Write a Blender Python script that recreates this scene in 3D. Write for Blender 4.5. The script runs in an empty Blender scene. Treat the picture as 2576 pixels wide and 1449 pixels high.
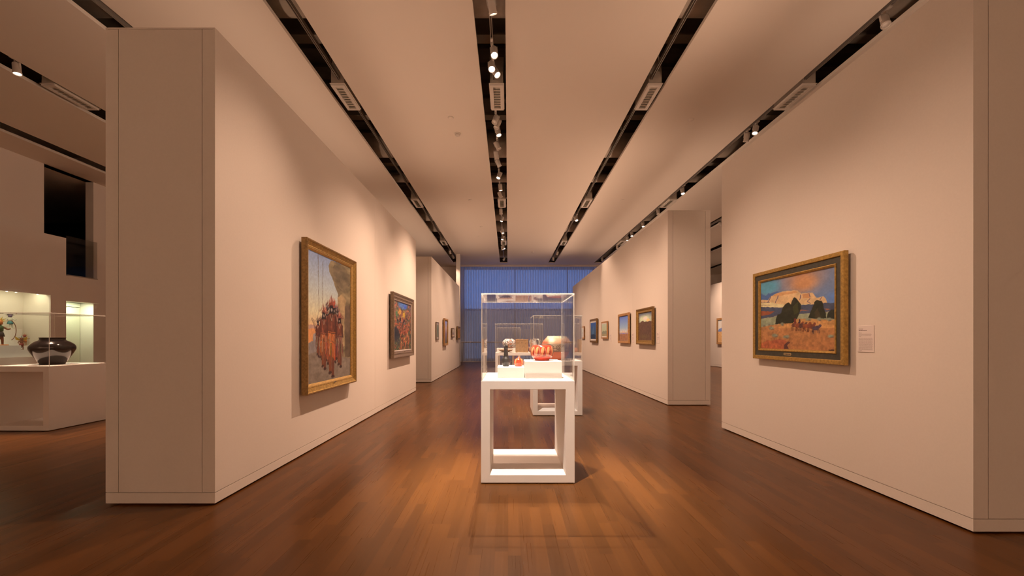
import bpy, math, random
import numpy as np
from mathutils import Vector, Matrix

random.seed(4)
F = 1020.0                      # focal length in pixels of the 2576 wide frame
CX, CY = 1278.0, 852.0          # vanishing point
EYE = 1.25
HC = 3.95                       # ceiling above the eye
CEIL = EYE + HC
sc = bpy.context.scene
C = sc.collection

# ------------------------------------------------------------------ basics
def lin(c):
    return tuple(((v / 255.0) / 12.92 if v / 255.0 <= 0.04045 else ((v / 255.0 + 0.055) / 1.055) ** 2.4) for v in c)

LIGHT = (1.0, 0.635, 0.435)
WHITE_LAMP = (1.0, 0.82, 0.67)       # the lamps' warm colour
ILLUM = (0.74, 0.45, 0.27)       # what a lit wall receives

def alb(r, g, b, k=1.0):
    """the colour a thing has, from how it looks under the warm lamps"""
    l = lin((r, g, b))
    return tuple(min(0.92, max(0.004, l[i] / ILLUM[i] * k)) for i in range(3))

def new_mat(name):
    m = bpy.data.materials.new(name)
    m.use_nodes = True
    nt = m.node_tree
    nt.nodes.clear()
    out = nt.nodes.new('ShaderNodeOutputMaterial')
    return m, nt, out

def principled(name, col, rough=0.5, metal=0.0, spec=0.5, noise=0.0, nscale=20.0, bump=0.0, bscale=200.0, coat=0.0, stretch=(1, 1, 1)):
    m, nt, out = new_mat(name)
    b = nt.nodes.new('ShaderNodeBsdfPrincipled')
    b.inputs['Base Color'].default_value = (*col, 1)
    b.inputs['Roughness'].default_value = rough
    b.inputs['Metallic'].default_value = metal
    b.inputs['Specular IOR Level'].default_value = spec
    b.inputs['Coat Weight'].default_value = coat
    b.inputs['Coat Roughness'].default_value = 0.08
    nt.links.new(b.outputs[0], out.inputs[0])
    if noise or bump:
        tc = nt.nodes.new('ShaderNodeTexCoord')
        mp = nt.nodes.new('ShaderNodeMapping')
        mp.inputs['Scale'].default_value = stretch
        nt.links.new(tc.outputs['Object'], mp.inputs[0])
    if noise:
        n = nt.nodes.new('ShaderNodeTexNoise')
        n.inputs['Scale'].default_value = nscale
        n.inputs['Detail'].default_value = 5
        nt.links.new(mp.outputs[0], n.inputs['Vector'])
        r = nt.nodes.new('ShaderNodeValToRGB')
        r.color_ramp.elements[0].position = 0.3
        r.color_ramp.elements[1].position = 0.7
        r.color_ramp.elements[0].color = (*[c * (1 - noise) for c in col], 1)
        r.color_ramp.elements[1].color = (*[min(0.95, c * (1 + noise)) for c in col], 1)
        nt.links.new(n.outputs['Fac'], r.inputs[0])
        nt.links.new(r.outputs[0], b.inputs['Base Color'])
    if bump:
        n2 = nt.nodes.new('ShaderNodeTexNoise')
        n2.inputs['Scale'].default_value = bscale
        nt.links.new(mp.outputs[0], n2.inputs['Vector'])
        bp = nt.nodes.new('ShaderNodeBump')
        bp.inputs['Strength'].default_value = bump
        bp.inputs['Distance'].default_value = 0.002
        nt.links.new(n2.outputs['Fac'], bp.inputs['Height'])
        nt.links.new(bp.outputs[0], b.inputs['Normal'])
    return m

def emit(name, col, s):
    m, nt, out = new_mat(name)
    e = nt.nodes.new('ShaderNodeEmission')
    e.inputs[0].default_value = (*col, 1)
    e.inputs[1].default_value = s
    nt.links.new(e.outputs[0], out.inputs[0])
    return m

def painted(name, rough=0.45, spec=0.4, coat=0.0):
    m, nt, out = new_mat(name)
    b = nt.nodes.new('ShaderNodeBsdfPrincipled')
    a = nt.nodes.new('ShaderNodeVertexColor')
    a.layer_name = 'Col'
    nt.links.new(a.outputs[0], b.inputs['Base Color'])
    b.inputs['Roughness'].default_value = rough
    b.inputs['Specular IOR Level'].default_value = spec
    b.inputs['Coat Weight'].default_value = coat
    b.inputs['Coat Roughness'].default_value = 0.1
    nt.links.new(b.outputs[0], out.inputs[0])
    return m

def acrylic(name, tint=(0.985, 0.985, 0.98), f0=0.025):
    m, nt, out = new_mat(name)
    geo = nt.nodes.new('ShaderNodeNewGeometry')
    dot = nt.nodes.new('ShaderNodeVectorMath'); dot.operation = 'DOT_PRODUCT'
    nt.links.new(geo.outputs['Incoming'], dot.inputs[0])
    nt.links.new(geo.outputs['Normal'], dot.inputs[1])
    def math_(op, a, b=None):
        n = nt.nodes.new('ShaderNodeMath'); n.operation = op
        for i, v in enumerate((a, b)):
            if v is None: continue
            if isinstance(v, (int, float)): n.inputs[i].default_value = v
            else: nt.links.new(v, n.inputs[i])
        return n.outputs[0]
    ab = math_('ABSOLUTE', dot.outputs['Value'])
    om = math_('SUBTRACT', 1.0, ab)
    pw = math_('POWER', om, 5.0)
    fr = math_('ADD', math_('MULTIPLY', pw, 1.0 - f0), f0)
    t = nt.nodes.new('ShaderNodeBsdfTransparent'); t.inputs[0].default_value = (*tint, 1)
    g = nt.nodes.new('ShaderNodeBsdfGlossy'); g.inputs['Roughness'].default_value = 0.0
    g.inputs['Color'].default_value = (0.95, 0.95, 0.95, 1)
    mx = nt.nodes.new('ShaderNodeMixShader')
    nt.links.new(fr, mx.inputs[0]); nt.links.new(t.outputs[0], mx.inputs[1]); nt.links.new(g.outputs[0], mx.inputs[2])
    nt.links.new(mx.outputs[0], out.inputs[0])
    return m

def acrylic_edge(name):
    m, nt, out = new_mat(name)
    t = nt.nodes.new('ShaderNodeBsdfTransparent'); t.inputs[0].default_value = (0.9, 0.9, 0.86, 1)
    d = nt.nodes.new('ShaderNodeBsdfDiffuse'); d.inputs[0].default_value = (0.9, 0.88, 0.84, 1)
    tr = nt.nodes.new('ShaderNodeBsdfTranslucent'); tr.inputs[0].default_value = (0.9, 0.88, 0.84, 1)
    a = nt.nodes.new('ShaderNodeMixShader'); a.inputs[0].default_value = 0.5
    nt.links.new(d.outputs[0], a.inputs[1]); nt.links.new(tr.outputs[0], a.inputs[2])
    x = nt.nodes.new('ShaderNodeMixShader'); x.inputs[0].default_value = 0.62
    nt.links.new(t.outputs[0], x.inputs[1]); nt.links.new(a.outputs[0], x.inputs[2])
    nt.links.new(x.outputs[0], out.inputs[0])
    return m

def wood_floor():
    m, nt, out = new_mat('oak_strip_floor')
    N = nt.nodes.new; L = nt.links.new
    b = N('ShaderNodeBsdfPrincipled')
    L(b.outputs[0], out.inputs[0])
    tc = N('ShaderNodeTexCoord'); sp = N('ShaderNodeSeparateXYZ')
    L(tc.outputs['Object'], sp.inputs[0])
    def M(op, a, bb=None):
        n = N('ShaderNodeMath'); n.operation = op
        for i, v in enumerate((a, bb)):
            if v is None: continue
            if isinstance(v, (int, float)): n.inputs[i].default_value = v
            else: L(v, n.inputs[i])
        return n.outputs[0]
    PW, PL = 0.0765, 0.85
    xs = M('DIVIDE', sp.outputs[0], PW)
    row = M('FLOOR', xs)
    wn = N('ShaderNodeTexWhiteNoise'); wn.noise_dimensions = '1D'; L(row, wn.inputs['W'])
    ys = M('ADD', M('DIVIDE', sp.outputs[1], PL), M('MULTIPLY', wn.outputs['Value'], 7.3))
    col = M('FLOOR', ys)
    cmb = N('ShaderNodeCombineXYZ'); L(row, cmb.inputs[0]); L(col, cmb.inputs[1])
    w2 = N('ShaderNodeTexWhiteNoise'); w2.noise_dimensions = '2D'; L(cmb.outputs[0], w2.inputs['Vector'])
    ramp = N('ShaderNodeValToRGB')
    e = ramp.color_ramp.elements
    e[0].position = 0.0; e[0].color = (0.080, 0.0302, 0.0058, 1)
    e[1].position = 1.0; e[1].color = (0.126, 0.0482, 0.0102, 1)
    k = ramp.color_ramp.elements.new(0.5); k.color = (0.101, 0.0378, 0.0078, 1)
    L(w2.outputs['Value'], ramp.inputs[0])
    mp = N('ShaderNodeMapping'); mp.inputs['Scale'].default_value = (85, 1.3, 1)
    L(tc.outputs['Object'], mp.inputs[0])
    off = N('ShaderNodeVectorMath'); off.operation = 'ADD'
    L(mp.outputs[0], off.inputs[0])
    sc3 = N('ShaderNodeVectorMath'); sc3.operation = 'SCALE'; sc3.inputs['Scale'].default_value = 37.0
    L(w2.outputs['Color'], sc3.inputs[0]); L(sc3.outputs[0], off.inputs[1])
    n = N('ShaderNodeTexNoise'); n.inputs['Scale'].default_value = 1.0; n.inputs['Detail'].default_value = 2.5
    n.inputs['Distortion'].default_value = 0.0
    L(off.outputs[0], n.inputs['Vector'])
    mr = N('ShaderNodeMapRange'); mr.inputs[1].default_value = 0.25; mr.inputs[2].default_value = 0.75
    mr.inputs[3].default_value = 0.91; mr.inputs[4].default_value = 1.09
    L(n.outputs['Fac'], mr.inputs[0])
    fx = M('FRACT', xs); fy = M('FRACT', ys)
    ex = M('MINIMUM', fx, M('SUBTRACT', 1.0, fx))
    ey = M('MULTIPLY', M('MINIMUM', fy, M('SUBTRACT', 1.0, fy)), PL / PW)
    edge = M('MINIMUM', ex, ey)
    gap = N('ShaderNodeMapRange'); gap.inputs[1].default_value = 0.0; gap.inputs[2].default_value = 0.04
    gap.inputs[3].default_value = 0.92; gap.inputs[4].default_value = 1.0
    L(edge, gap.inputs[0])
    fac = M('MULTIPLY', mr.outputs[0], gap.outputs[0])
    mix = N('ShaderNodeVectorMath'); mix.operation = 'SCALE'
    L(ramp.outputs[0], mix.inputs[0]); L(fac, mix.inputs['Scale'])
    L(mix.outputs[0], b.inputs['Base Color'])
    rr = N('ShaderNodeMapRange'); rr.inputs[3].default_value = 0.24; rr.inputs[4].default_value = 0.34
    L(n.outputs['Fac'], rr.inputs[0]); L(rr.outputs[0], b.inputs['Roughness'])
    b.inputs['Specular IOR Level'].default_value = 0.20
    return m

def curtain_mat():
    m, nt, out = new_mat('sheer_mesh_fabric')
    t = nt.nodes.new('ShaderNodeBsdfTransparent'); t.inputs[0].default_value = (1, 1, 1, 1)
    d = nt.nodes.new('ShaderNodeBsdfDiffuse'); d.inputs[0].default_value = (0.55, 0.56, 0.60, 1)
    tr = nt.nodes.new('ShaderNodeBsdfTranslucent'); tr.inputs[0].default_value = (0.70, 0.72, 0.78, 1)
    a = nt.nodes.new('ShaderNodeMixShader'); a.inputs[0].default_value = 0.5
    nt.links.new(d.outputs[0], a.inputs[1]); nt.links.new(tr.outputs[0], a.inputs[2])
    x = nt.nodes.new('ShaderNodeMixShader'); x.inputs[0].default_value = 0.80
    tc = nt.nodes.new('ShaderNodeTexCoord'); wv = nt.nodes.new('ShaderNodeTexWave'); wv.wave_type = 'BANDS'; wv.bands_direction = 'X'
    wv.inputs['Scale'].default_value = 2.28; wv.inputs['Distortion'].default_value = 0.6; wv.inputs['Detail Scale'].default_value = 0.4
    nt.links.new(tc.outputs['Object'], wv.inputs['Vector'])
    mr = nt.nodes.new('ShaderNodeMapRange'); mr.inputs[3].default_value = 0.70; mr.inputs[4].default_value = 0.89
    nt.links.new(wv.outputs['Fac'], mr.inputs[0]); nt.links.new(mr.outputs[0], x.inputs[0])
    nt.links.new(t.outputs[0], x.inputs[1]); nt.links.new(a.outputs[0], x.inputs[2])
    nt.links.new(x.outputs[0], out.inputs[0])
    return m

M = {}
M['wall'] = principled('white_wall_fabric', (0.80, 0.755, 0.70), 0.85, spec=0.2, noise=0.012, nscale=60, bump=0.25, bscale=350)
M['ceiling'] = principled('white_ceiling_plaster', (0.84, 0.78, 0.70), 0.9, spec=0.15)
M['plenum'] = principled('dark_plenum_paint', (0.16, 0.135, 0.105), 0.8, noise=0.3, nscale=2)
M['duct'] = principled('grey_duct_metal', (0.58, 0.52, 0.44), 0.6, noise=0.15, nscale=6)
M['steel'] = principled('dull_steel_paint', (0.34, 0.30, 0.25), 0.6)
M['track'] = principled('track_aluminium', (0.30, 0.27, 0.24), 0.45, spec=0.5)
M['black'] = principled('unlit_void_black', (0.012, 0.010, 0.009), 0.9, spec=0.1)  # near-black colour stands for the darkness of the unlit storey
M['gap'] = principled('dark_reveal', (0.05, 0.035, 0.025), 0.9, spec=0.1)
M['white'] = principled('white_lacquer', (0.86, 0.83, 0.80), 0.5, spec=0.35)
M['deck'] = principled('white_deck_laminate', (0.88, 0.86, 0.83), 0.6, spec=0.3)
M['vent'] = principled('white_vent_enamel', (0.72, 0.68, 0.62), 0.5)
M['louvre'] = principled('louvre_enamel', (0.34, 0.34, 0.27), 0.5)
M['lamp'] = principled('fixture_enamel', (0.62, 0.57, 0.52), 0.4)
M['lens_on'] = emit('lit_lens', (1.0, 0.86, 0.70), 22.0)
M['lens_soft'] = principled('frosted_lens', (0.85, 0.82, 0.78), 0.2)
M['floor'] = wood_floor()
M['curtain'] = curtain_mat()
M['acrylic'] = acrylic('clear_acrylic')
M['edge'] = acrylic_edge('polished_acrylic_edge')
M['glass'] = acrylic('window_glass', (0.95, 0.96, 0.97), 0.04)
M['tinted'] = acrylic('grey_tinted_glass', (0.80, 0.70, 0.60), 0.04)
M['gold'] = principled('antique_gold_leaf', (0.46, 0.30, 0.085), 0.42, metal=0.55, noise=0.28, nscale=45)
M['gold_dark'] = principled('dark_gold_wood', (0.26, 0.16, 0.055), 0.45, metal=0.35, noise=0.3, nscale=50)
M['gold_bright'] = principled('bright_gold_leaf', (0.66, 0.45, 0.16), 0.38, metal=0.55, noise=0.2, nscale=60)
M['brown'] = principled('brown_wood', (0.20, 0.12, 0.065), 0.5, noise=0.3, nscale=40)
M['orange_wood'] = principled('honey_wood', (0.50, 0.29, 0.12), 0.45, noise=0.2, nscale=40)
M['pewter'] = principled('pewter_wood', (0.23, 0.17, 0.115), 0.42, metal=0.2, noise=0.25, nscale=50)
M['silver'] = principled('pale_moulding', (0.55, 0.50, 0.47), 0.4, metal=0.15)
M['green_black'] = principled('dark_olive_panel', (0.055, 0.055, 0.040), 0.5, noise=0.2, nscale=30)
M['cream'] = principled('cream_liner', (0.82, 0.80, 0.76), 0.7)
M['card'] = principled('label_card', (0.80, 0.74, 0.72), 0.7)
M['ink'] = principled('grey_ink', (0.40, 0.33, 0.33), 0.8)
M['ink_dark'] = principled('dark_ink', (0.10, 0.07, 0.07), 0.8)
M['plate'] = principled('brass_plate', (0.62, 0.50, 0.25), 0.35, metal=0.7)
M['canvas'] = painted('oil_paint', 0.5, 0.3)
M['black_pot'] = principled('burnished_black_clay', (0.010, 0.008, 0.009), 0.12, spec=0.8, coat=0.3)
M['door'] = principled('cream_door_panel', (0.80, 0.82, 0.68), 0.5)

# ------------------------------------------------------------------ mesh builder
class MB:
    def __init__(s):
        s.v = []; s.f = []; s.m = []; s.sm = []
    def add(s, verts, faces, mat=0, smooth=False):
        o = len(s.v)
        s.v.extend([tuple(p) for p in verts])
        for f in faces:
            s.f.append(tuple(i + o for i in f)); s.m.append(mat); s.sm.append(smooth)
        return s
    def box(s, x0, x1, y0, y1, z0, z1, mat=0, mats=None):
        v = [(x0, y0, z0), (x1, y0, z0), (x1, y1, z0), (x0, y1, z0), (x0, y0, z1), (x1, y0, z1), (x1, y1, z1), (x0, y1, z1)]
        f = [(0, 3, 2, 1), (4, 5, 6, 7), (0, 1, 5, 4), (1, 2, 6, 5), (2, 3, 7, 6), (3, 0, 4, 7)]   # -z +z -y +x +y -x
        o = len(s.v); s.v.extend(v)
        for k, q in enumerate(f):
            s.f.append(tuple(i + o for i in q)); s.m.append(mats[k] if mats else mat); s.sm.append(False)
        return s
    def lathe(s, prof, seg=48, mat=0, c=(0, 0, 0), smooth=True, cap=True):
        v = []
        for r, z in prof:
            for k in range(seg):
                a = 2 * math.pi * k / seg
                v.append((c[0] + r * math.cos(a), c[1] + r * math.sin(a), c[2] + z))
        f = []
        for i in range(len(prof) - 1):
            for k in range(seg):
                k2 = (k + 1) % seg
                f.append((i * seg + k, i * seg + k2, (i + 1) * seg + k2, (i + 1) * seg + k))
        if cap:
            f.append(tuple(range(seg))[::-1])
            n = (len(prof) - 1) * seg
            f.append(tuple(range(n, n + seg)))
        return s.add(v, f, mat, smooth)
    def tube(s, pts, radii, seg=10, mat=0, smooth=True, cap=True):
        pts = [Vector(p) for p in pts]
        if isinstance(radii, (int, float)): radii = [radii] * len(pts)
        v = []; up = None
        for i, p in enumerate(pts):
            d = (pts[min(i + 1, len(pts) - 1)] - pts[max(i - 1, 0)]).normalized()
            if up is None:
                up = Vector((0, 0, 1)) if abs(d.z) < 0.9 else Vector((1, 0, 0))
            a = d.cross(up).normalized(); b = a.cross(d).normalized(); up = b
            for k in range(seg):
                t = 2 * math.pi * k / seg
                v.append(tuple(p + (a * math.cos(t) + b * math.sin(t)) * radii[i]))
        f = []
        for i in range(len(pts) - 1):
            for k in range(seg):
                k2 = (k + 1) % seg
                f.append((i * seg + k, (i + 1) * seg + k, (i + 1) * seg + k2, i * seg + k2))
        if cap:
            f.append(tuple(range(seg))); n = (len(pts) - 1) * seg
            f.append(tuple(range(n, n + seg))[::-1])
        return s.add(v, f, mat, smooth)
    def ball(s, c, r, mat=0, seg=14, rings=8):
        rx, ry, rz = (r, r, r) if isinstance(r, (int, float)) else r
        v = []; f = []
        for i in range(rings + 1):
            t = math.pi * i / rings
            for k in range(seg):
                a = 2 * math.pi * k / seg
                v.append((c[0] + rx * math.sin(t) * math.cos(a), c[1] + ry * math.sin(t) * math.sin(a), c[2] - rz * math.cos(t)))
        for i in range(rings):
            for k in range(seg):
                k2 = (k + 1) % seg
                f.append((i * seg + k, i * seg + k2, (i + 1) * seg + k2, (i + 1) * seg + k))
        return s.add(v, f, mat, True)
    def ring(s, w, h, prof, mat=0):
        """a mitred frame: prof = (inset from the outer edge, height off the wall); outward is -y"""
        loops = []
        for ins, hh in prof:
            a, b = w / 2 - ins, h / 2 - ins
            loops.append([(-a, -hh, -b), (a, -hh, -b), (a, -hh, b), (-a, -hh, b)])
        v = [p for l in loops for p in l]; f = []
        for i in range(len(prof) - 1):
            for k in range(4):
                k2 = (k + 1) % 4
                f.append((i * 4 + k, i * 4 + k2, (i + 1) * 4 + k2, (i + 1) * 4 + k))
        return s.add(v, f, mat)
    def build(s, name, mats, parent=None, bevel=0.0, loc=None):
        me = bpy.data.meshes.new(name)
        me.from_pydata(s.v, [], s.f)
        for m in (mats if isinstance(mats, (list, tuple)) else [mats]):
            me.materials.append(M[m] if isinstance(m, str) else m)
        me.polygons.foreach_set('material_index', s.m)
        me.polygons.foreach_set('use_smooth', s.sm)
        me.update()
        o = bpy.data.objects.new(name, me)
        C.objects.link(o)
        if parent is not None: o.parent = parent
        if loc is not None: o.location = loc
        if bevel:
            b = o.modifiers.new('Bevel', 'BEVEL'); b.width = bevel; b.segments = 2; b.limit_method = 'ANGLE'
        return o

def thing(name, label, cat, loc, group=None, rz=0.0):
    o = bpy.data.objects.new(name, None)
    o.empty_display_size = 0.1
    C.objects.link(o)
    o.location = loc; o.rotation_euler = (0, 0, rz)
    return tag(o, label, cat, group)

def tag(o, label, cat, group=None, kind=None):
    o['label'] = label; o['category'] = cat
    if group: o['group'] = group
    if kind: o['kind'] = kind
    return o

def struct(o, label=None):
    o['kind'] = 'structure'
    if label: o['label'] = label
    o['category'] = o.name.split('_')[0].split('.')[0]
    return o

def dup(root, loc, label, group=None):
    r = root.copy(); C.objects.link(r); r.location = loc; r['label'] = label
    if group: r['group'] = group
    for ch in list(root.children):
        c = ch.copy(); C.objects.link(c); c.parent = r
        for g in list(ch.children):
            d = g.copy(); C.objects.link(d); d.parent = c
    return r

# ------------------------------------------------------------------ the building
fl = MB(); fl.box(-16, 14.5, -6.2, 26, -0.15, 0.0)
struct(fl.build('floor', 'floor'), 'brown oak strip floor running the length of the gallery')

SLOTS = [(-2.44, -2.342), (-1.866, -1.768), (-1.305, -1.204), (-0.725, -0.629), (-0.1056, -0.008), (0.5305, 0.6197),
         (1.1326, 1.23), (1.745, 1.845), (2.255, 2.35), (2.83, 2.93)]
SLOTS = [(a * HC, b * HC) for a, b in SLOTS]
YEND = 21.15
cl = MB()
edges = [-16.0] + [e for s in SLOTS for e in s] + [14.5]
for i in range(0, len(edges), 2):
    a, b = edges[i], edges[i + 1]
    if a < 5.5 < b:
        cl.box(a, 5.5, -6.2, 22.6, CEIL, CEIL + 0.05); cl.box(5.5, b, -6.2, 26.0, CEIL, CEIL + 0.05)
    else:
        cl.box(a, b, -6.2, 22.6 if b < 5.5 else 26.0, CEIL, CEIL + 0.05)
for i, (a, b) in enumerate(SLOTS):
    cl.box(a, b, YEND if i < 7 else 24.3, 22.6 if i < 7 else 26.0, CEIL, CEIL + 0.05)
struct(cl.build('ceiling', 'ceiling'), 'white plaster ceiling cut by long dark slots')
rf = MB(); rf.box(-16, 5.5, -6.2, 22.6, 6.9, 7.0); rf.box(5.5, 14.5, -6.2, 26, 6.9, 7.0)
for k in range(53):
    rf.box(-16, 14.5, -6 + k * 0.53, -5.88 + k * 0.53, 6.82, 6.9)
struct(rf.build('roof', 'plenum'), 'dark ribbed roof deck above the ceiling slots')

def shell_wall(name, x0, x1, y0, y1, z0, z1, mat='wall', label=None):
    b = MB(); b.box(x0, x1, y0, y1, z0, z1)
    return struct(b.build(name, mat), label)

shell_wall('wall_front', -16, 14.5, -6.35, -6.2, 0, 7.0)
shell_wall('wall_right', 12.9, 13.05, -6.2, 26, 0, 7.0)
# far end: wall with the high window behind the sheer curtains
YB = 22.3
WX0, WX1, WZ0, WZ1 = -2.45, 5.0, 2.86, 5.12
wb = MB()
wb.box(-16, WX0, YB, YB + 0.3, 0, 7.0)
wb.box(WX0, WX1, YB, YB + 0.3, WZ0 - 0.06, WZ0); wb.box(WX0, WX1, YB, YB + 0.3, 0, 0.08)
wb.box(WX0, WX1, YB, YB + 0.3, WZ1, 7.0)
wb.box(WX1, 5.5, YB, YB + 0.3, 0, 7.0)
wb.box(5.2, 5.5, YB + 0.3, 25.2, 0, 7.0)
wb.box(5.5, 13.05, 25.0, 25.2, 0, 7.0)
struct(wb.build('wall_back', 'wall'), 'far end wall behind the sheer curtains')
hd = MB(); hd.box(-2.62, 5.2, 21.72, 21.82, CEIL - 0.09, CEIL)
struct(hd.build('trim_1', 'wall'), 'plaster header above the sheer curtains')
pr = MB(); pr.box(-2.78, -2.62, 21.72, YB, 0, CEIL)
struct(pr.build('trim_2', 'wall'), 'narrow wall return left of the curtains')
win = bpy.data.objects.new('window_1', None); C.objects.link(win); win.location = (0, YB + 0.15, 0)
struct(win, 'high dusk-blue window behind the sheer curtains')
wf = MB()
wf.box(WX0, WX1, -0.03, 0.05, WZ0, WZ0 + 0.05); wf.box(WX0, WX1, -0.03, 0.05, WZ1 - 0.05, WZ1)
for x in (WX0, 0.365, 3.265, WX1 - 0.05):
    wf.box(x, x + 0.05, -0.03, 0.05, WZ0, WZ1)
wf.build('window_frame', 'steel', win)
wg = MB(); wg.box(WX0, WX1, 0.0, 0.012, WZ0, WZ1)
wg.build('window_pane', 'glass', win)
ws = MB(); ws.box(WX0, WX1, -0.32, -0.1, WZ0 - 0.03, WZ0)
ws.build('window_sill', 'white', win)

win2 = bpy.data.objects.new('window_2', None); C.objects.link(win2); win2.location = (0, YB + 0.15, 0)
struct(win2, 'lower dark tinted window behind the sheer curtains')
wf = MB()
wf.box(WX0, WX1, -0.03, 0.05, 0.08, 0.14); wf.box(WX0, WX1, -0.03, 0.05, WZ0 - 0.065, WZ0 - 0.06)
for x in (WX0, 0.365, 3.265, WX1 - 0.05):
    wf.box(x, x + 0.05, -0.03, 0.05, 0.08, WZ0 - 0.06)
wf.build('window_frame', 'steel', win2)
wg = MB(); wg.box(WX0, WX1, 0.0, 0.012, 0.08, WZ0 - 0.06)
wg.build('window_pane', 'tinted', win2)

def curtain(x0, x1, label):
    o = thing('sheer_curtain', label, 'curtain', ((x0 + x1) / 2, 21.95, 0.0), 'sheer curtains over the far window')
    n = int((x1 - x0) / 0.012)
    v = []; f = []
    for i in range(n + 1):
        x = -(x1 - x0) / 2 + (x1 - x0) * i / n
        ph = 2 * math.pi * x / 0.145
        y = 0.045 * math.sin(ph) + 0.010 * math.sin(ph * 0.37 + 1)
        v += [(x, y, 0.03), (x, y, CEIL - 0.02)]
    for i in range(n):
        f.append((2 * i, 2 * i + 2, 2 * i + 3, 2 * i + 1))
    m = MB(); m.add(v, f, 0, True); m.build('fabric', 'curtain', o)
    h = MB(); h.box(-(x1 - x0) / 2, (x1 - x0) / 2, -0.03, 0.03, 0.005, 0.03); h.build('hem_bar', 'lamp', o)
    t = MB(); t.box(-(x1 - x0) / 2, (x1 - x0) / 2, -0.035, 0.035, CEIL - 0.03, CEIL); t.build('curtain_rail', 'lamp', o)
curtain(-2.60, 0.386, 'pleated sheer curtain at the far end, left of the dark centre seam')
curtain(0.394, 3.286, 'pleated sheer curtain at the far end, right of the dark centre seam')
curtain(3.294, 5.15, 'pleated sheer curtain at the far end, mostly hidden by the right partition')

# ---- free standing partitions
def partition(name, x0, x1, y0, y1, H, label, seams_l=(), seams_r=(), near=True):
    T, G, B0, BH = 0.016, 0.005, 0.014, 0.078
    m = MB()
    m.box(x0 + T, x1 - T, y0 + T, y1 - T, B0, H, 1)
    m.box(x0 + 0.05, x1 - 0.05, y0 + 0.05, y1 - 0.05, 0.0, B0, 1)
    for xa, xb, seams in ((x0, x0 + T, seams_l), (x1 - T, x1, seams_r)):
        m.box(xa, xb, y0, y1, B0, B0 + BH)
        ys = [y0] + sorted(seams) + [y1]
        for a, b in zip(ys[:-1], ys[1:]):
            m.box(xa, xb, a + (0.0015 if a != y0 else 0), b - (0.0015 if b != y1 else 0), B0 + BH + G, H)
    w = x1 - x0
    s1, s2 = 0.094, w - 0.094
    for ya, yb in ((y0, y0 + T), (y1 - T, y1)):
        m.box(x0 + T, x1 - T, ya, yb, B0, B0 + BH)
        for a, b in ((T, s1), (s1 + G, s2 - G), (s2, w - T)):
            m.box(x0 + a, x0 + b, ya, yb, B0 + BH + G, H - 0.002)
    m.box(x0, x1, y0, y1, H, H + 0.012)
    return struct(m.build(name, ['wall', 'gap']), label)

XL, XR = -2.199, 2.98
partition('wall_left', -3.02, XL, 3.043, 9.68, 3.573, 'near left partition with the tall figure painting', seams_r=(6.70,))
partition('wall_left_far', -3.01, -2.19, 11.59, 18.2, 3.585, 'far left partition with four small pictures')
partition('wall_right', XR, 3.80, 2.597, 5.655, 3.63, 'near right partition with the mesa landscape')
partition('wall_right_far', 2.99, 3.79, 7.59, 18.75, 3.64, 'far right partition with five small landscapes', seams_l=(9.72,))
partition('wall_right_gallery', 9.3, 10.1, 14.0, 21.0, 3.70, 'partition seen through the gap in the right gallery')
cb = MB(); cb.box(-2.42, -2.24, 18.9, 19.1, 0, CEIL)
struct(cb.build('column', 'wall'), 'slim white column behind the far left partition')

# ---- left gallery wall: black upper opening, parapet, lit door recess, show niche
XW = -10.47
NX = -10.32                                   # face of the niche partition
lw = MB()
lw.box(XW - 0.2, XW, -6.2, 4.2, 0, 7.0); lw.box(XW - 0.2, XW, 4.2, 9.15, 3.62, 7.0)
lw.box(XW - 0.2, XW, 10.24, YB, 2.14, 7.0)
lw.box(XW - 0.2, XW, 10.24, YB, 0, 2.14)
lw.box(XW - 0.2, XW, 9.15, 10.24, CEIL, 7.0)
struct(lw.build('wall_gallery_left', 'wall'), 'plain tall wall of the left gallery')
pp = MB(); pp.box(XW - 0.2, XW + 0.10, 9.48, 10.30, 2.14, 2.735)
struct(pp.build('trim_3', 'wall'), 'white parapet under the black upper opening')
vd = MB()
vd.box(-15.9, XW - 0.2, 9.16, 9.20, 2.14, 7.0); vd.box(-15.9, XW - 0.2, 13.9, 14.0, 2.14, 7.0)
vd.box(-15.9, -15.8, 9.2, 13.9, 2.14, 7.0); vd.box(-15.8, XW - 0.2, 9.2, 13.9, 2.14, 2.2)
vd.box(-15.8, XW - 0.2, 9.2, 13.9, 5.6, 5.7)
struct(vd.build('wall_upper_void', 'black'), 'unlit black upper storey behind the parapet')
gr = MB(); gr.box(-0.006, 0.006, -0.72, 0.0, 0.0, 0.95)
gl = thing('glass_railing', 'clear glass railing panel standing on the parapet in the black opening', 'railing', (XW + 0.05, 10.28, 2.735))
gr.build('glass_panel', acrylic('rail_glass', (0.80, 0.80, 0.78), 0.012), gl)
g2 = MB(); g2.box(-0.02, 0.02, -0.72, 0.0, 0.0, 0.03); g2.build('base_channel', 'steel', gl)
# door recess
dr = bpy.data.objects.new('door_1', None); C.objects.link(dr); dr.location = (XW - 0.37, 9.85, 0)
struct(dr, 'pale cream door in the lit recess')
d1 = MB(); d1.box(-0.04, 0.04, -0.65, 0.378, 0.02, 2.03); d1.build('door_panel', 'door', dr, 0.003)
d3 = MB(); d3.box(-0.05, 0.055, -0.65, 0.378, 2.042, 2.14); d3.build('door_head', 'door', dr)
rc = MB(); rc.box(XW - 0.6, XW - 0.43, 9.2, 10.6, 0, 2.5); rc.box(XW - 0.43, XW - 0.2, 10.24, 10.44, 0, 2.14)
struct(rc.build('wall_recess', 'wall'), 'wall of the lit door recess')

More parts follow.
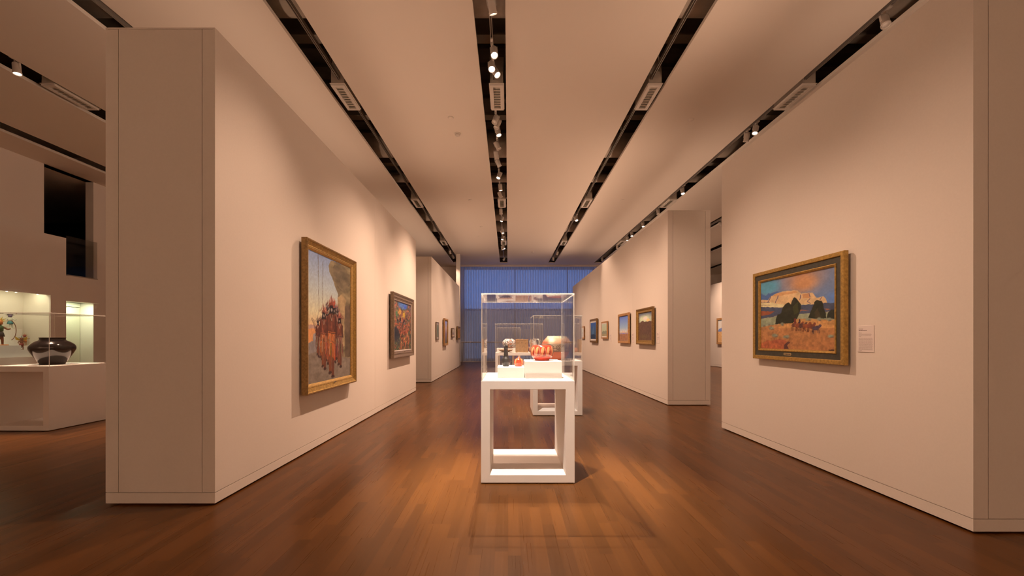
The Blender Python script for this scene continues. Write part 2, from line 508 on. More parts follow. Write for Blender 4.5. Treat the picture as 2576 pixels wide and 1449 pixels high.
# niche partition with the showcase opening
NY0, NY1, NZ0, NZ1 = 6.6, 9.15, 0.86, 2.235
ND = 0.62
nm = MB()
nm.box(NX - ND - 0.05, NX, 4.2, NY0, 0.0, 3.60)
nm.box(NX - ND - 0.05, NX, NY1, 9.47, 0.0, 3.60)
nm.box(NX - ND - 0.05, NX, NY0, NY1, 0.0, NZ0)
nm.box(NX - 0.10, NX, NY0, NY1, NZ1, 3.60); nm.box(NX - ND - 0.05, NX - 0.10, NY0, NY1, NZ1 + 0.09, 3.60)
nm.box(NX - ND - 0.05, NX - ND, NY0, NY1, NZ0, NZ1 + 0.09)
struct(nm.build('wall_niche', 'wall'), 'left gallery partition with the lit show niche')

# ------------------------------------------------------------------ above the ceiling
for k, y in enumerate((3.9, 6.05, 8.2, 10.4, 12.9, 15.2, 17.9, 20.3)):
    b = MB(); b.box(-15.9, 12.8, y - 0.09, y + 0.09, 5.72, 5.75); b.box(-15.9, 12.8, y - 0.012, y + 0.012, 5.75, 6.02); b.box(-15.9, 12.8, y - 0.09, y + 0.09, 6.02, 6.05)
    struct(b.build('beam_%d' % (k + 1), 'steel'))
DUCTS = [(5.2, 0.30, 5.74), (9.25, 0.26, 5.66), (10.75, 0.10, 5.5), (14.25, 0.20, 5.6), (15.7, 0.24, 5.64), (20.75, 0.30, 5.7)]
dl = ['nearest to the camera', 'second along from the camera', 'third along from the camera', 'fourth along from the camera', 'second from the far end', 'nearest to the far end']
for (y, r, z), t in zip(DUCTS, dl):
    o = thing('air_duct', 'grey round air duct crossing above the ceiling slots, ' + t, 'duct', (0, y, z), 'air ducts above the ceiling')
    b = MB(); b.tube([(-10.2, 0, 0), (12.8, 0, 0)], r, 20); b.build('duct_pipe', 'duct', o)

SN = {1: 'leftmost visible slot', 3: 'slot left of the central one', 4: 'central ceiling slot', 5: 'slot right of the central one', 6: 'far right slot'}
# ceiling air vents
VENTS = []
vproto = None
def make_vent(loc, label, group):
    o = thing('ceiling_vent', label, 'air vent', loc, group)
    W_, L_ = 0.105, 0.345
    f = MB()
    f.ring  # (frame in the xy plane)
    f.box(-W_, W_, -L_, -L_ + 0.05, 0, 0.025); f.box(-W_, W_, L_ - 0.05, L_, 0, 0.025)
    f.box(-W_, -W_ + 0.05, -L_ + 0.05, L_ - 0.05, 0, 0.025); f.box(W_ - 0.05, W_, -L_ + 0.05, L_ - 0.05, 0, 0.025)
    f.box(-W_ - 0.012, W_ + 0.012, -L_ - 0.012, L_ + 0.012, 0.025, 0.032)
    f.build('vent_frame', 'vent', o)
    s = MB()
    for k in range(9):
        y = -L_ + 0.07 + k * (2 * L_ - 0.14) / 8
        s.add([(-0.052, y - 0.016, 0.004), (0.052, y - 0.016, 0.004), (0.052, y + 0.02, 0.023), (-0.052, y + 0.02, 0.023),
               (-0.052, y - 0.016, 0.008), (0.052, y - 0.016, 0.008), (0.052, y + 0.02, 0.027), (-0.052, y + 0.02, 0.027)],
              [(0, 3, 2, 1), (4, 5, 6, 7), (0, 1, 5, 4), (1, 2, 6, 5), (2, 3, 7, 6), (3, 0, 4, 7)])
    s.build('louvre', 'louvre', o)
    b = MB()
    a0, a1 = (W_ - 0.005, L_ - 0.005), (0.16, 0.26)
    v = [(-a0[0], -a0[1], 0.032), (a0[0], -a0[1], 0.032), (a0[0], a0[1], 0.032), (-a0[0], a0[1], 0.032),
         (-a0[0], -a0[1], 0.22), (a0[0], -a0[1], 0.22), (a0[0], a0[1], 0.22), (-a0[0], a0[1], 0.22),
         (-a1[0] * .7, -a1[1], 0.5), (a1[0] * .7, -a1[1], 0.5), (a1[0] * .7, a1[1], 0.5), (-a1[0] * .7, a1[1], 0.5)]
    fc = [(0, 3, 2, 1), (8, 9, 10, 11)]
    for q in (0, 4):
        for k in range(4):
            fc.append((q + k, q + (k + 1) % 4, q + 4 + (k + 1) % 4, q + 4 + k))
    b.add(v, fc); b.build('vent_box', 'duct', o)
    return o
ORD = ['nearest to the camera', 'second from the camera', 'farthest from the camera']
for si, n in ((4, 3), (3, 3), (5, 3), (6, 3), (1, 1)):
    xc = sum(SLOTS[si]) / 2
    for k in range(n):
        if si == 1: t = 'white louvred air vent in the dark slot at upper left'
        else: t = 'white louvred air vent in the %s, %s' % (SN[si], ORD[k])
        loc = (xc + (0.02 if si != 4 else 0.045), (6.65, 11.85, 16.75)[k], CEIL - 0.012)
        if vproto is None: vproto = make_vent(loc, t, 'air vents in the ceiling slots')
        else: dup(vproto, loc, t)

# lighting tracks
TRX = {k: v * (HC + 0.08) for k, v in {1: -1.757, 2: -1.225, 3: -0.653, 4: -0.0545, 5: 0.553, 6: 1.147, 7: 1.79, 9: 2.87}.items()}
TRZ = CEIL + 0.075
TL = {1: 'aluminium light track in the dark slot at upper left holding one lit lamp', 2: 'aluminium light track in the slot just above the near left partition',
      3: 'bare aluminium light track in the slot left of the central one', 4: 'aluminium light track of the central slot, crowded with spotlights',
      5: 'aluminium light track in the slot right of the central one', 6: 'aluminium light track in the far right slot above the right partitions',
      7: 'short light track glimpsed through the gap at right, upper slot', 9: 'short light track glimpsed through the gap at right, lowest slot'}
HR = {}
for k, x in TRX.items():
    o = thing('lighting_track', TL[k], 'light track', (x, 8, TRZ), 'lighting tracks in the ceiling slots')
    b = MB(); b.box(-0.017, -0.009, -13.5, 13.0, 0, 0.03); b.box(0.009, 0.017, -13.5, 13.0, 0, 0.03); b.box(-0.017, 0.017, -13.5, 13.0, 0.03, 0.055)
    b.build('rail', 'track', o)
    for y in range(-2, 13, 2):
        if 'rod' not in HR:
            h = MB(); h.tube([(0, 0, 0.055), (0, 0, 1.54)], 0.005, 6); HR['rod'] = h.build('hanger_rod', 'steel', o, loc=(0, y, 0))
        else:
            h = HR['rod'].copy(); C.objects.link(h); h.parent = o; h.location = (0, y, 0)

# ------------------------------------------------------------------ spotlights
LP = {}
def spot_meshes():
    a = MB(); a.box(-0.018, 0.018, -0.06, 0.06, -0.02, 0.0); a.tube([(0, 0, -0.02), (0, 0, -0.09)], 0.011, 10)
    LP['adapter'] = a
    h = MB()
    h.lathe([(0.022, 0.075), (0.040, 0.070), (0.045, 0.055), (0.045, -0.06), (0.050, -0.065), (0.050, -0.085), (0.044, -0.085), (0.041, -0.066)], 24)
    h.box(-0.052, -0.046, -0.012, 0.012, -0.012, 0.085); h.box(0.046, 0.052, -0.012, 0.012, -0.012, 0.085); h.box(-0.052, 0.052, -0.012, 0.012, 0.079, 0.085)
    LP['housing'] = h
    l = MB(); l.lathe([(0.0405, -0.068), (0.0405, -0.070)], 24)
    LP['lens'] = l
spot_meshes()
SP = {}
def spotlight(slot, pos, aim, lit, label, power=0, size=55, blend=0.9, group=None, warm=LIGHT):
    """pos: centre of the lamp body; aim: the point it looks at"""
    x, y, z = pos
    xt = TRX[slot]
    o = thing('track_spotlight', label, 'spotlight', (xt, y, TRZ), group)
    if 'adapter' not in SP:
        a = LP['adapter'].build('adapter', 'lamp', o); SP['adapter'] = a
    else:
        a = SP['adapter'].copy(); C.objects.link(a); a.parent = o
    d = (Vector(aim) - Vector((xt, y, z))).normalized()
    q = Vector((0, 0, -1)).rotation_difference(d)
    key = 'h'
    if key not in SP:
        h = LP['housing'].build('housing', 'lamp', o); SP[key] = h
    else:
        h = SP[key].copy(); C.objects.link(h); h.parent = o
    h.rotation_mode = 'QUATERNION'; h.rotation_quaternion = q
    piv = Vector((max(-0.03, min(0.03, x - xt)), 0, z - TRZ))
    h.location = piv
    key = 'l1' if lit else 'l0'
    if key not in SP:
        l = LP['lens'].build('lens', 'lens_on' if lit else 'lens_soft', h); SP[key] = l
    else:
        l = SP[key].copy(); C.objects.link(l); l.parent = h
    if power:
        lamp('spot_beam', Vector((xt, y, TRZ)) + piv + d * 0.10, aim, power, size, blend, warm)
    return o

def lamp(name, loc, aim, power, size=55, blend=0.9, col=LIGHT, rad=0.022):
    d = bpy.data.lights.new(name, 'SPOT')
    d.energy = power; d.color = col; d.spot_size = math.radians(size); d.spot_blend = blend; d.shadow_soft_size = rad if size > 45 else 0.013
    o = bpy.data.objects.new(name, d); C.objects.link(o)
    o.location = loc
    o.rotation_mode = 'QUATERNION'
    o.rotation_quaternion = Vector((0, 0, -1)).rotation_difference((Vector(aim) - Vector(loc)).normalized())
    return o

def at(px, py, dz=3.88):
    d = F * dz / (CY - py)
    return ((px - CX) / F * d, d, EYE + dz)

ORDN = ['first', 'second', 'third', 'fourth', 'fifth', 'sixth', 'seventh', 'eighth', 'ninth', 'tenth', 'eleventh', 'twelfth', 'thirteenth', 'fourteenth', 'fifteenth', 'sixteenth', 'seventeenth', 'eighteenth', 'nineteenth', 'twentieth', 'twenty-first', 'twenty-second']
CASE1 = (0.17, 3.9, 0.95); CASE2 = (0.8, 7.0, 0.95); CASE3 = (0.28, 10.9, 0.95)
central = [  # px, py, lit, aim, power, cone
    (1238.7, 14, 1, (0.8, 7.0, 0.7), 850, 32),
    (1250.6, 130, 1, (0.17, 3.6, 0.8), 1500, 34),
    (1236.5, 166, 1, (0.10, 3.6, 0.8), 650, 34),
    (1246.4, 180, 1, (2.65, 4.0, -0.1), 474, 62),
    (1247, 300, 0, (-1.9, 4.95, -0.1), 623, 62),
    (1252, 312, 0, (-1.9, 6.6, 0.1), 329, 70),
    (1254, 331, 1, (0.8, 6.85, 0.95), 600, 36),
    (1250.7, 366, 0, (2.4, 8.6, -0.4), 333, 84),
    (1247.6, 390, 1, (0.4, 10.8, 0.9), 800, 34),
    (1253, 410, 0, (2.4, 10.2, -0.4), 316, 84),
    (1256, 441, 1, (-1.9, 8.3, 0.1), 991, 70),
    (1258.7, 471, 1, (0.2, 10.9, 0.95), 550, 36),
    (1258, 490, 0, (2.4, 12.3, -0.4), 331, 84),
    (1260, 532, 1, (0.1, 14.4, 0.95), 500, 36),
    (1263, 551, 1, (-1.7, 12.4, -0.4), 363, 84),
    (1267.6, 581, 1, (0.3, 14.4, 1.0), 350, 36),
    (1263, 584, 0, (2.4, 14.2, -0.4), 331, 84),
    (1265, 598, 1, (-1.7, 14.6, -0.4), 378, 84),
    (1262, 623.5, 1, (0.8, 17.6, 1.0), 400, 40),
    (1268.6, 622, 1, (2.4, 16.4, -0.4), 347, 84),
    (1268, 651, 0, (-1.9, 16.6, -0.4), 189, 70),
]
for k, (px, py, lit, aim, pw, cone) in enumerate(central):
    lab = '%s track spotlight from the camera in the central ceiling slot' % ORDN[k]
    spotlight(4, at(px, py), aim, lit, lab, pw, cone, warm=WHITE_LAMP if cone < 45 else LIGHT, group='track spotlights in the central slot')
def slot_spots(slot, lst, where, grp):
    for k, (px, py, lit, aim, pw, cone) in enumerate(lst):
        lab = '%s track spotlight from the camera in the %s' % (ORDN[k], where) if len(lst) > 1 else 'only track spotlight seen in the ' + where
        spotlight(slot, at(px, py), aim, lit, lab, pw, cone, group=grp)
slot_spots(3, [(1137, 634, 1, (-2.0, 20.5, 0.0), 160, 60), (1141, 646, 1, (-0.6, 21.8, 0.3), 120, 60)], 'slot left of the central one', 'track spotlights in the slot left of centre')
slot_spots(5, [(1447, 550, 1, (2.99, 11.6, 1.5), 200, 55), (1402, 637, 1, (1.2, 20.0, 0.0), 120, 60), (1392, 651, 1, (2.2, 21.5, 0.3), 100, 60)], 'slot right of the central one', 'track spotlights in the slot right of centre')
slot_spots(6, [(2226, 52, 0, (3.9, 3.2, 0.0), 0, 55), (1897, 326, 1, (3.2, 6.6, 0.0), 220, 60), (1877, 345, 0, (4.6, 9.4, 0.0), 160, 60), (1714, 481, 1, (4.6, 9.0, 0.0), 200, 60),
               (1653, 533, 0, (4.6, 11, 0), 0, 55), (1617, 565, 1, (4.5, 12.5, 0), 160, 60), (1588, 589, 1, (4.5, 14, 0), 0, 55), (1578, 600, 1, (4.5, 15.5, 0), 160, 60), (1551, 620, 0, (4.5, 17, 0), 0, 55), (1514, 652, 0, (4.5, 19, 0), 0, 55)],
           'far right slot above the right partitions', 'track spotlights in the far right slot')
slot_spots(1, [(49, 172, 1, (-6.55, 5.75, 0.9), 520, 40)], 'dark slot at upper left', None)
slot_spots(7, [(1794, 563, 1, (9.3, 15.2, 1.5), 500, 70)], 'upper slot through the gap at right', None)
slot_spots(9, [(1810, 666, 1, (9.3, 19.0, 1.5), 300, 70)], 'lowest slot through the gap at right', None)
# lamps on the same tracks outside the frame, and fill lamps added without fixtures
lamp('beam', (TRX[4], 2.55, 5.2), (0.17, 3.85, 0.0), 1750, 33, 0.8, WHITE_LAMP)
lamp('beam', (TRX[4], 3.6, 5.2), (-2.0, 3.3, -0.4), 390, 62)
lamp('beam', (TRX[4], 2.4, 5.2), (2.8, 3.0, -0.2), 300, 62)
lamp('beam', (TRX[4] + 0.1, 5.3, 5.2), (3.4, 7.59, 1.2), 400, 44)  # added to brighten the end face of the far right partition
lamp('beam', (TRX[4], 9.2, 5.2), (-2.6, 11.59, 1.2), 360, 40)  # likewise added for the far left partition's end face
lamp('beam', (TRX[1] - 0.1, 8.6, 5.2), (-10.5, 8.45, 1.25), 330, 15.5, 1.0, (1.0, 0.90, 0.62))  # added to brighten the block fronts in the niche
lamp('beam', (TRX[7], 16.5, 5.2), (9.3, 17.5, 1.5), 700, 70)
for y in (6.0, 9.0, 12.0):  # added to raise the ambient light of the left gallery
    lamp('beam', (TRX[1], y, 5.2), (-7.0, y + 0.4, 0.0), 800, 80)
lamp('beam', (TRX[2], 6.2, 5.2), (-5.0, 7.0, 0.0), 220, 90)  # added fill between the left partition and the left gallery
for y in (7.0, 11.0, 15.0):  # added ambient fill for the right gallery
    lamp('beam', (TRX[7], y, 5.2), (6.6, y, 0.0), 320, 90)

# ------------------------------------------------------------------ small ceiling fittings
def ceil_at(px, py):
    d = F * HC / (CY - py); return ((px - CX) / F * d, d, CEIL)
def detector(px, py, label):
    o = thing('smoke_detector', label, 'smoke detector', ceil_at(px, py), 'smoke detectors on the ceiling')
    b = MB(); b.lathe([(0.062, 0.0), (0.062, -0.012), (0.055, -0.016)], 24); b.build('mounting_plate', 'vent', o)
    b = MB(); b.lathe([(0.048, -0.016), (0.046, -0.035), (0.030, -0.045)], 24); b.build('sensor_head', 'lamp', o)
def cover(px, py, label):
    o = thing('ceiling_sprinkler', label, 'sprinkler', ceil_at(px, py), 'round sprinkler covers on the ceiling')
    b = MB(); b.lathe([(0.055, 0.0), (0.055, -0.004), (0.048, -0.006)], 24); b.build('rim', 'vent', o)
    b = MB(); b.lathe([(0.044, -0.006), (0.040, -0.010)], 24); b.build('cap', 'ceiling', o)
detector(1151, 336, 'small white smoke detector on the ceiling, nearest the camera')
detector(1340, 633, 'small dark smoke detector on the ceiling near the far curtains')
for px, py, t in ((1134, 296, 'flat round sprinkler cover beside the near smoke detector'), (1183, 503, 'flat sprinkler cover midway along the ceiling left of the central slot'),
                  (1211, 570, 'flat sprinkler cover left of the central slot, second from the far end'), (1206, 594, 'flat sprinkler cover left of the central slot, nearest the far end'),
                  (1738, 301, 'flat round sprinkler cover on the right-hand ceiling bay, nearest the camera'), (1566, 503, 'flat sprinkler cover midway along the right-hand ceiling bay'),
                  (1427, 643, 'flat sprinkler cover near the curtains right of the centre bay'), (1088, 631, 'flat sprinkler cover above the far left partition')):
    cover(px, py, t)

# ------------------------------------------------------------------ picture painting helpers
def grid_noise(H, W, nx, ny, seed):
    r = np.random.RandomState(seed).rand(ny + 2, nx + 2)
    y = np.linspace(0, ny, H, endpoint=False); x = np.linspace(0, nx, W, endpoint=False)
    yi = y.astype(int); xi = x.astype(int); fy = (y - yi)[:, None]; fx = (x - xi)[None, :]
    fy = fy * fy * (3 - 2 * fy); fx = fx * fx * (3 - 2 * fx)
    a = r[np.ix_(yi, xi)]; b = r[np.ix_(yi, xi + 1)]; c = r[np.ix_(yi + 1, xi)]; d = r[np.ix_(yi + 1, xi + 1)]
    return (a * (1 - fx) + b * fx) * (1 - fy) + (c * (1 - fx) + d * fx) * fy

def fbm(H, W, nx, ny, seed, o=3):
    t = 0; s = 0
    for k in range(o):
        t = t + grid_noise(H, W, nx * 2 ** k, ny * 2 ** k, seed + k) * 0.5 ** k; s += 0.5 ** k
    return t / s

class Pic:
    def __init__(s, H, W, wob=0.016):
        s.h, s.w = H, W
        H *= 2; W *= 2                                                      # drawn twice as fine, then averaged
        s.H, s.W = H, W
        s.u = (np.arange(W) + 0.5) / W; s.v = (np.arange(H) + 0.5) / H      # v up
        s.U, s.V = np.meshgrid(s.u, s.v)
        s.U = s.U + (fbm(H, W, 26, 26, 71, 2) - 0.5) * wob; s.V = s.V + (fbm(H, W, 26, 26, 93, 2) - 0.5) * wob   # unsteady brush edges
        s.a = np.zeros((H, W, 3)); s.seed = 11; s.map = lambda x, y: (x, y)
    def n(s, nx, ny, o=3):
        s.seed += 7; return fbm(s.H, s.W, nx, ny, s.seed, o)
    def vgrad(s, stops):
        vs = [p for p, _ in stops]; cs = np.array([c for _, c in stops], float)
        for k in range(3): s.a[:, :, k] = np.interp(s.V, vs, cs[:, k])
    def blend(s, mask, col):
        m = np.clip(mask, 0, 1)[:, :, None]; s.a = s.a * (1 - m) + np.array(col, float) * m
    def inside(s, pts):
        p = [s.map(*q) for q in pts]; m = np.zeros((s.H, s.W), bool); n = len(p)
        for i in range(n):
            x0, y0 = p[i]; x1, y1 = p[(i + 1) % n]
            if y0 == y1: continue
            c = ((y0 > s.V) != (y1 > s.V)) & (s.U < (x1 - x0) * (s.V - y0) / (y1 - y0) + x0)
            m ^= c
        return m
    def poly(s, pts, col, var=0.0, nx=20, ny=20):
        m = s.inside(pts).astype(float)
        s.blend(m, col)
        if var:
            nz = (s.n(nx, ny) - 0.5) * 2 * var
            s.a *= (1 + nz * m)[:, :, None]
    def disc(s, x, y, rx, ry, col, soft=0.0, k=1.0):
        cx, cy = s.map(x, y); ex, _ = s.map(x + rx, y); _, ey = s.map(x, y - ry)
        r = np.sqrt(((s.U - cx) / abs(ex - cx + 1e-9)) ** 2 + ((s.V - cy) / abs(ey - cy + 1e-9)) ** 2)
        s.blend(k * (np.clip((1 - r) / soft, 0, 1) if soft else (r < 1)), col)
    def line(s, x0, y0, x1, y1, w, col):
        dx, dy = x1 - x0, y1 - y0; l = math.hypot(dx, dy); nx, ny = -dy / l * w / 2, dx / l * w / 2
        s.poly([(x0 + nx, y0 + ny), (x1 + nx, y1 + ny), (x1 - nx, y1 - ny), (x0 - nx, y0 - ny)], col)
    def grain(s, k, nx=60, ny=60):
        s.a *= (1 + (s.n(nx, ny) - 0.5) * 2 * k)[:, :, None]
    def colors(s, gain=1.0):
        c = np.clip(s.a, 0, 255) / 255.0
        l = np.where(c <= 0.04045, c / 12.92, ((c + 0.055) / 1.055) ** 2.4)
        l = l.reshape(s.h, 2, s.w, 2, 3).mean((1, 3))
        return np.clip(l / np.array((0.74, 0.465, 0.33)) * gain, 0.004, 0.9)

def persp_map(zx0, zscale, xa, xb, ta, ba, tb, bb):
    """from places measured in the photograph, seen aslant, to the flat picture (0..1)"""
    da, db = abs(zx0 + xa / zscale - CX), abs(zx0 + xb / zscale - CX)
    def f(x, y):
        d = abs(zx0 + x / zscale - CX)
        u = (1 / d - 1 / da) / (1 / db - 1 / da)
        t = (x - xa) / (xb - xa)
        top = ta + (tb - ta) * t; bot = ba + (bb - ba) * t
        return u, (bot - y) / (bot - top)
    return f

def mesa_landscape():
    p = Pic(200, 260)
    p.map = persp_map(1920, 6.04, 50, 1135, 305, 1310, 85, 1345)
    p.vgrad([(0, (176, 102, 58)), (0.45, (192, 118, 66)), (0.5, (110, 118, 140)), (1, (128, 118, 128))])
    p.disc(650, 250, 420, 330, (196, 126, 88), 0.8); p.disc(680, 330, 240, 150, (214, 134, 84), 0.7)
    p.disc(150, 380, 230, 150, (98, 142, 148), 0.55); p.disc(1110, 560, 160, 160, (100, 118, 158), 0.7, 0.8)
    p.a *= (1 + (p.n(9, 12) - 0.5) * 0.16)[:, :, None]
    p.poly([(50, 470), (90, 490), (130, 505), (160, 465), (200, 470), (280, 445), (330, 455), (210, 520), (160, 585), (50, 575)], (84, 98, 130))
    p.poly([(50, 566), (155, 572), (200, 510), (320, 462), (400, 440), (585, 433), (640, 485), (660, 478), (805, 475), (860, 548), (935, 538), (960, 532), (985, 560), (1018, 640), (640, 660), (380, 690), (50, 690)], (226, 164, 108), 0.10, 16, 16)
    p.poly([(215, 508), (320, 465), (560, 440), (590, 470), (420, 490), (290, 520)], (212, 138, 84), 0.1)
    p.poly([(655, 490), (760, 482), (770, 545), (660, 550)], (206, 130, 80))
    for a, b, c, d in ((305, 505, 262, 612), (625, 495, 632, 545), (632, 545, 608, 580), (752, 485, 765, 540), (765, 555, 725, 605), (725, 605, 775, 636), (200, 515, 155, 605), (940, 545, 915, 585)):
        p.line(a, b, c, d, 11, (118, 86, 92))
    p.poly([(50, 612), (200, 610), (400, 645), (640, 640), (800, 640), (800, 668), (380, 690), (50, 690)], (232, 186, 128), 0.06)
    p.line(50, 612, 180, 606, 8, (130, 95, 85)); p.line(50, 652, 190, 645, 7, (150, 115, 90))
    p.poly([(50, 674), (380, 690), (640, 650), (1140, 622), (1140, 740), (900, 770), (600, 790), (300, 810), (50, 860)], (78, 74, 84), 0.14)
    p.poly([(50, 738), (260, 745), (190, 785), (50, 812)], (158, 76, 46), 0.1); p.poly([(970, 708), (1060, 715), (1010, 735)], (170, 96, 60)); p.poly([(560, 720), (760, 735), (600, 748)], (160, 92, 62))
    p.poly([(50, 860), (280, 820), (600, 785), (760, 775), (1000, 765), (1140, 760), (1140, 882), (740, 858), (580, 860), (300, 940), (50, 985)], (158, 142, 104), 0.16, 26, 20)
    p.poly([(300, 945), (560, 865), (750, 862), (1140, 890), (1140, 1000), (300, 1000)], (202, 128, 70), 0.08)
    D = (50, 44, 28)
    p.poly([(262, 938), (268, 870), (300, 795), (350, 765), (368, 690), (405, 640), (450, 606), (492, 645), (500, 600), (546, 533), (592, 582), (634, 642), (630, 720), (600, 800), (578, 850), (520, 925), (400, 932)], D, 0.25)
    p.poly([(742, 855), (760, 790), (800, 700), (826, 620), (868, 578), (940, 600), (962, 650), (970, 720), (992, 780), (1000, 850), (900, 858)], D, 0.25)
    p.poly([(1005, 858), (1022, 770), (1080, 722), (1140, 722), (1140, 866)], (46, 42, 30), 0.2)
    p.poly([(830, 760), (880, 700), (930, 850), (850, 855)], (70, 54, 32)); p.poly([(520, 680), (590, 600), (600, 760), (530, 800)], (66, 60, 30))
    for k, (x, y) in enumerate(((545, 955), (600, 960), (650, 965), (705, 970), (770, 975), (850, 1000))):
        c = ((120, 62, 42), (150, 70, 40), (96, 54, 44), (146, 68, 38), (126, 60, 40), (88, 62, 66))[k]
        p.disc(x, y, 52, 34, c)
        p.poly([(x + 25, y - 10), (x + 60, y - 60), (x + 84, y - 48), (x + 80, y - 30), (x + 55, y + 8)], c)
        for q in (-40, -22, 22, 40):
            p.line(x + q, y + 15, x + q + (6 if q > 0 else -6), y + 82, 9, tuple(v * 0.72 for v in c))
    p.disc(612, 880, 11, 14, (50, 35, 40)); p.poly([(600, 890), (625, 890), (628, 930), (598, 930)], (60, 42, 50)); p.poly([(535, 860), (560, 850), (575, 920), (540, 930)], (120, 50, 36))
    p.poly([(110, 1316), (180, 1200), (330, 1162), (440, 1195), (392, 1262), (385, 1316)], (172, 82, 52), 0.1); p.poly([(385, 1318), (392, 1262), (450, 1198), (482, 1212), (436, 1255), (462, 1318)], (98, 52, 44))
    p.poly([(50, 1240), (150, 1180), (330, 1250), (390, 1320), (50, 1330)], (182, 88, 52), 0.12)
    for x, y, r in ((255, 1112, 60), (420, 1130, 64), (85, 950, 55), (165, 935, 40), (360, 940, 32), (210, 1000, 50), (1065, 1120, 60), (740, 868, 55), (900, 868, 45), (1040, 872, 50)):
        p.disc(x, y, r, 34, (142, 128, 98), 0.6); p.disc(x + r * .3, y + 18, r * .6, 14, (86, 66, 56), 0.8, 0.7)
    lo = p.V < 0.36
    p.a *= (1 + (p.n(40, 34) - 0.5) * 0.36 * lo)[:, :, None]
    p.disc(1075, 1325, 40, 10, (60, 36, 30)); p.grain(0.05)
    return p

def procession():
    p = Pic(230, 180)
    p.map = persp_map(740, 3.625, 100, 490, 105, 1335, 262, 1245)
    p.vgrad([(0, (112, 84, 66)), (0.3, (140, 104, 80)), (0.34, (206, 128, 76)), (0.42, (220, 154, 100)), (0.55, (208, 172, 128)), (0.75, (176, 160, 146)), (1, (138, 134, 150))])
    p.poly([(100, 790), (200, 800), (200, 830), (100, 826)], (178, 124, 100)); p.poly([(100, 826), (200, 830), (190, 920), (100, 960)], (208, 124, 70))
    p.poly([(100, 1020), (105, 960), (150, 935), (152, 868), (200, 855), (235, 950), (260, 1110), (100, 1120)], (142, 114, 100), 0.2, 10, 14)
    p.poly([(100, 1070), (220, 1010), (490, 1050), (490, 1250), (100, 1340)], (128, 98, 78), 0.18, 10, 30)
    p.poly([(290, 250), (312, 205), (490, 255), (490, 1090), (415, 1080), (395, 960), (380, 800), (372, 640), (378, 510), (345, 430), (325, 360), (300, 310)], (130, 98, 66), 0.34, 6, 26)
    p.poly([(372, 540), (420, 505), (450, 560), (430, 800), (440, 980), (400, 1000), (380, 800)], (160, 116, 76), 0.25, 8, 20)
    p.poly([(440, 620), (490, 600), (490, 1080), (440, 1080)], (100, 70, 50), 0.3, 6, 16); p.poly([(300, 300), (350, 240), (490, 330), (490, 420), (420, 480), (360, 420)], (112, 84, 58), 0.3, 6, 24)
    p.line(196, 150, 204, 700, 3.2, (96, 66, 50)); p.line(240, 210, 236, 640, 3.2, (96, 66, 50))
    for a in ((136, 725, 185, 880), (142, 720, 178, 830), (155, 735, 180, 800)):
        p.line(*a, 4, (70, 44, 34))
    def figure(x, top, bot, w, c, feather):
        h = bot - top
        skin = (112, 52, 34)
        r = random.Random(int(x * 7 + top))
        for k in range(-4, 5):                                     # feather headdress
            tx = x + k * w * 0.15 + r.uniform(-3, 3); ty = top + abs(k) * h * 0.024 + r.uniform(0, 0.02) * h
            q = 0.7 + 0.5 * r.random()
            p.poly([(x + k * w * .06 - w * .07, top + 0.17 * h), (tx - w * .05, ty + .04 * h), (tx, ty), (tx + w * .05, ty + .05 * h), (x + k * w * .06 + w * .07, top + 0.17 * h)], tuple(v * q for v in feather), 0.2)
        p.disc(x, top + 0.15 * h, w * 0.26, h * 0.030, tuple(v * 0.8 for v in feather))
        p.poly([(x - w * .2, top + .15 * h), (x + w * .2, top + .15 * h), (x + w * .36, top + .31 * h), (x + w * .1, top + .27 * h), (x - w * .1, top + .27 * h), (x - w * .36, top + .31 * h)], (36, 24, 22))
        p.disc(x + r.uniform(-3, 3), top + 0.20 * h, w * 0.10, h * 0.020, (150, 116, 98))
        p.poly([(x - w * .46, top + .27 * h), (x - w * .1, top + .245 * h), (x + w * .1, top + .245 * h), (x + w * .46, top + .27 * h), (x + w * .36, top + .48 * h), (x - w * .36, top + .48 * h)], skin, 0.35, 30, 30)
        p.line(x - w * .45, top + .28 * h, x - w * .52, top + .52 * h, w * .18, (86, 40, 28)); p.line(x + w * .45, top + .28 * h, x + w * .5, top + .50 * h, w * .18, (76, 36, 26))
        p.line(x - w * .14, top + .26 * h, x, top + .33 * h, 2.4, (176, 140, 108)); p.line(x + w * .14, top + .26 * h, x, top + .33 * h, 2.4, (166, 130, 100))
        p.line(x - w * .3, top + .3 * h, x - w * .32, top + .46 * h, 3, (66, 32, 24)); p.line(x + w * .3, top + .3 * h, x + w * .3, top + .46 * h, 4, (62, 30, 24))
        p.line(x - w * .17, top + .64 * h, x - w * .14, bot - .05 * h, w * .30, (118, 58, 34)); p.line(x + w * .17, top + .64 * h, x + w * .16, bot, w * .30, (104, 50, 32))
        p.poly([(x - w * .42, top + .455 * h), (x + w * .42, top + .47 * h), (x + w * .50, top + .66 * h), (x + w * .1, top + .70 * h), (x - w * .50, top + .65 * h)], c, 0.4, 36, 30)
        p.line(x - w * .42, top + .47 * h, x + w * .42, top + .485 * h, 7, (70, 40, 30)); p.line(x - w * .45, top + .56 * h, x + w * .45, top + .60 * h, 5, (90, 52, 36))
        for k in range(-4, 5):
            p.line(x + k * w * .115, top + .60 * h, x + k * w * .13 + r.uniform(-5, 5), top + (.72 + .12 * r.random()) * h, w * .10, tuple(v * (0.6 + 0.5 * r.random()) for v in c))
        p.line(x - w * .2, top + .50 * h, x - w * .24, top + .74 * h, 3, (170, 134, 96)); p.line(x + w * .28, top + .50 * h, x + w * .34, top + .76 * h, 3, (150, 112, 84))
        p.disc(x + w * .18, bot - 3, w * .2, 13, (62, 36, 30)); p.disc(x - w * .16, bot - .05 * h, w * .2, 12, (70, 42, 32))
